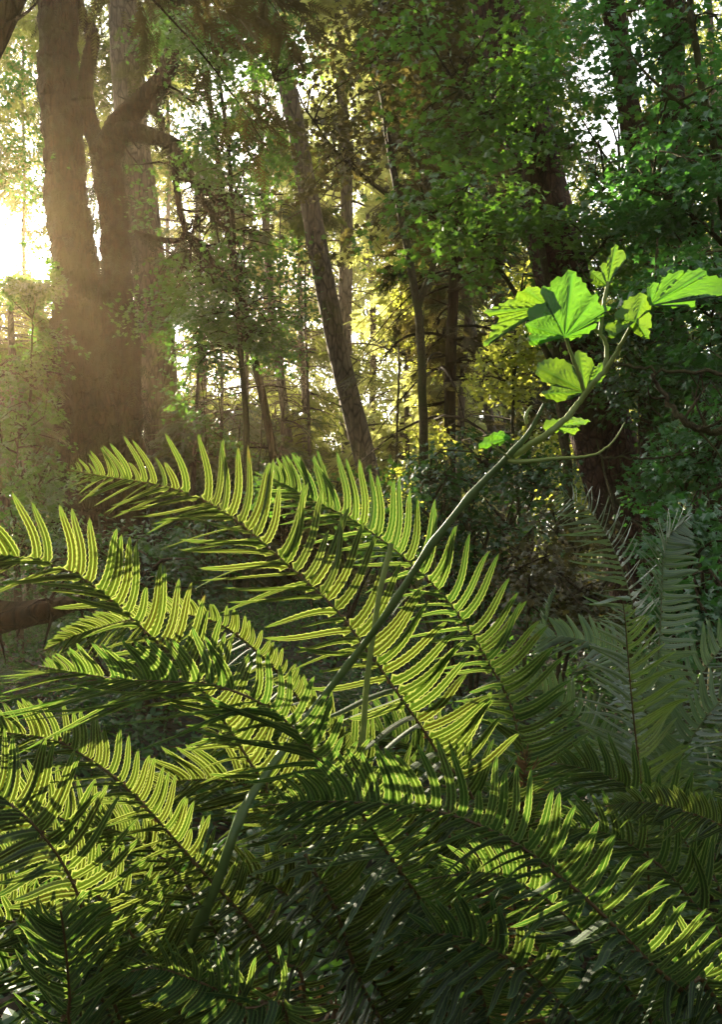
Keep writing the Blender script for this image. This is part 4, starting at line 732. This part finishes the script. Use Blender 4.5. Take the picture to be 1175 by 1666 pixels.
    sheet(root, Z((622, 225))[0], Z((590, 226), (540, 210), (556, 195), (535, 150), (580, 155), (612, 182), (585, 130), (620, 110), (640, 60), (660, 20), (672, 50), (710, 70), (692, 110), (662, 132), (652, 170), (636, 200)), Z((540, 152), (590, 130), (660, 25), (700, 75)), 'cane_leaf_yellow', .99, .02)
    sheet(root, (832, 712), [(818, 722), (798, 726), (780, 730), (786, 718), (800, 706), (820, 702)], [(784, 727), (803, 708)], 'cane_leaf', 1.0, .01)
    sheet(root, (900, 694), [(916, 700), (930, 706), (944, 700), (928, 695), (962, 686), (940, 680), (916, 684), (896, 684), (886, 688), (890, 702)], [(930, 704), (958, 687), (890, 700)], 'cane_leaf_yellow', 1.0, .01)
cane()
def cut_stalk():
    b = on_ground(at(560, 2050, 1.3)); o = Acc(); P, _ = spline([at(560, 2050, 1.3), at(588, 1250, 1.22), at(612, 1000, 1.2), at(637, 884, 1.2)], step=.02)
    o.tube(P, np.linspace(.006, .0036, len(P)), 8, .08); x = o.build('broken_stalk', M['cane_green'], None, origin=b); tag(x, 'thin yellow broken stalk standing among the long fern leaflets', 'stalk')
cut_stalk()

# fallen log and dead branches
def log():
    b = on_ground(at(20, 1030, 4.2)); o = Acc(); P, _ = spline([at(-260, 1030, 4.6), at(-80, 1014, 4.3), at(40, 1000, 4.1), at(132, 978, 4.0)], step=.04)
    o.tube(P, np.interp(np.linspace(0, 1, len(P)), [0, .7, 1], [.10, .075, .03]), 16, .2)
    for _k in range(26):
        i = rng.integers(0, len(P)); v = rng.normal(0, .14, 3); o.tube(spline([P[i], P[i] + v * .5, P[i] + v - [0, 0, .08]], n=6)[0], np.linspace(.012, .002, 6), 5, .1)
    x = o.build('fallen_log', M['bark_dark'], None, origin=b); tag(x, 'reddish brown fallen log at the left border behind the fern fronds', 'log')
log()
for lab, pts, r in [('dark crooked dead branch reaching left from the right border under the leafy cane', [(1230, 612, 5), (1150, 606, 5), (1060, 600, 5.1), (1000, 588, 5.2), (940, 560, 5.3)], .014),
                    ('mossy arched dead branch at the right border in the shade', [(1220, 690, 5.4), (1150, 700, 5.4), (1110, 680, 5.4), (1080, 640, 5.5), (1060, 610, 5.5)], .03),
                    ('thin bare branch crossing in front of the reddish trunk', [(1130, 742, 5.6), (1060, 746, 5.6), (980, 742, 5.7), (950, 736, 5.8)], .010)]:
    o = Acc(); P, _ = spline([at(*p) for p in pts], step=.03); P = P + rng.normal(0, .008, P.shape); o.tube(P, np.linspace(r, r * .35, len(P)), 8, .15)
    for _k in range(9):
        i = rng.integers(3, len(P) - 2); v = rng.normal(0, .16, 3); o.tube(spline([P[i], P[i] + v * .5 + rng.normal(0, .03, 3), P[i] + v + [0, 0, .04]], n=8)[0], np.linspace(r * .35, .002, 8), 5)
    x = o.build('dead_branch', M['twig'], None, origin=P[0]); tag(x, lab, 'branch')

# ground cover
def cover():
    a = Acc(); n = 4200; y = rng.uniform(1.0, 13, n); x = rng.uniform(-.62, .62, n) * (y + .6); C = np.stack([x, y, gz(x, y) + rng.uniform(.0, .22, n) + .02 * y * rng.random(n)], 1)
    leaf_clusters(a, C, 16, .2, .055, .3, OVAL, cull=False); o = a.build('ground_cover', M['shrub']); tag(o, 'low leafy ground cover on the forest floor', 'ground cover', kind='stuff')
cover()
def litter():
    a = Acc(); n = 16000; y = rng.uniform(.8, 12, n); x = rng.uniform(-.65, .65, n) * (y + .8); P = np.stack([x, y, gz(x, y) - .03 + rng.uniform(0, .03, n)], 1)
    stamp(a, OVAL, P, rng.normal(size=(n, 3)) * [1, 1, .2], np.array([0, 0, 1.]) + rng.normal(0, .35, (n, 3)), rng.uniform(.03, .09, n), cull=False)
    for _ in range(260):
        q = np.array([*(P[rng.integers(n)][:2]), 0]); q[2] = gz(q[0], q[1]); v = rng.normal(size=3) * [.25, .25, .05]
        a.tube(spline([q - v, q + rng.normal(0, .03, 3) + [0, 0, .03], q + v], n=7)[0], np.linspace(.008, .003, 7), 5, .15, .9)
    o = a.build('leaf_litter', leafmat('litter', (.035, .022, .010), (.12, .075, .035), (.05, .03, .01), (.10, .06, .02), .2, .02)); tag(o, 'fallen brown leaves and twigs on the forest floor', 'leaf litter', kind='stuff')
litter()
# ------------------------------------------------------------------ warm haze added in place of the sun's veiling glare
def haze():
    a = Acc(); x0, x1, y0, y1, z0, z1 = -70, 70, -12, 75, -3.5, 42
    V = [(x, y, z) for x in (x0, x1) for y in (y0, y1) for z in (z0, z1)]
    a.add(V, np.array([(0, 1, 3, 2), (4, 6, 7, 5), (0, 4, 5, 1), (2, 3, 7, 6), (0, 2, 6, 4), (1, 5, 7, 3)]), smooth=False)
    m, t, ns, L = newmat('haze'); v = N(ns, 'ShaderNodeVolumePrincipled'); v.inputs['Density'].default_value = .0009; v.inputs['Anisotropy'].default_value = .66
    v.inputs['Color'].default_value = (1.0, .78, .46, 1); o = N(ns, 'ShaderNodeOutputMaterial'); L.new(v.outputs[0], o.inputs['Volume'])
    h = a.build('haze', m); h['kind'] = 'stuff'; h['label'] = 'thin sunny morning haze in the forest'; h['category'] = 'haze'
haze()
print('TRIS', sum(len(m.polygons) for m in bpy.data.meshes))
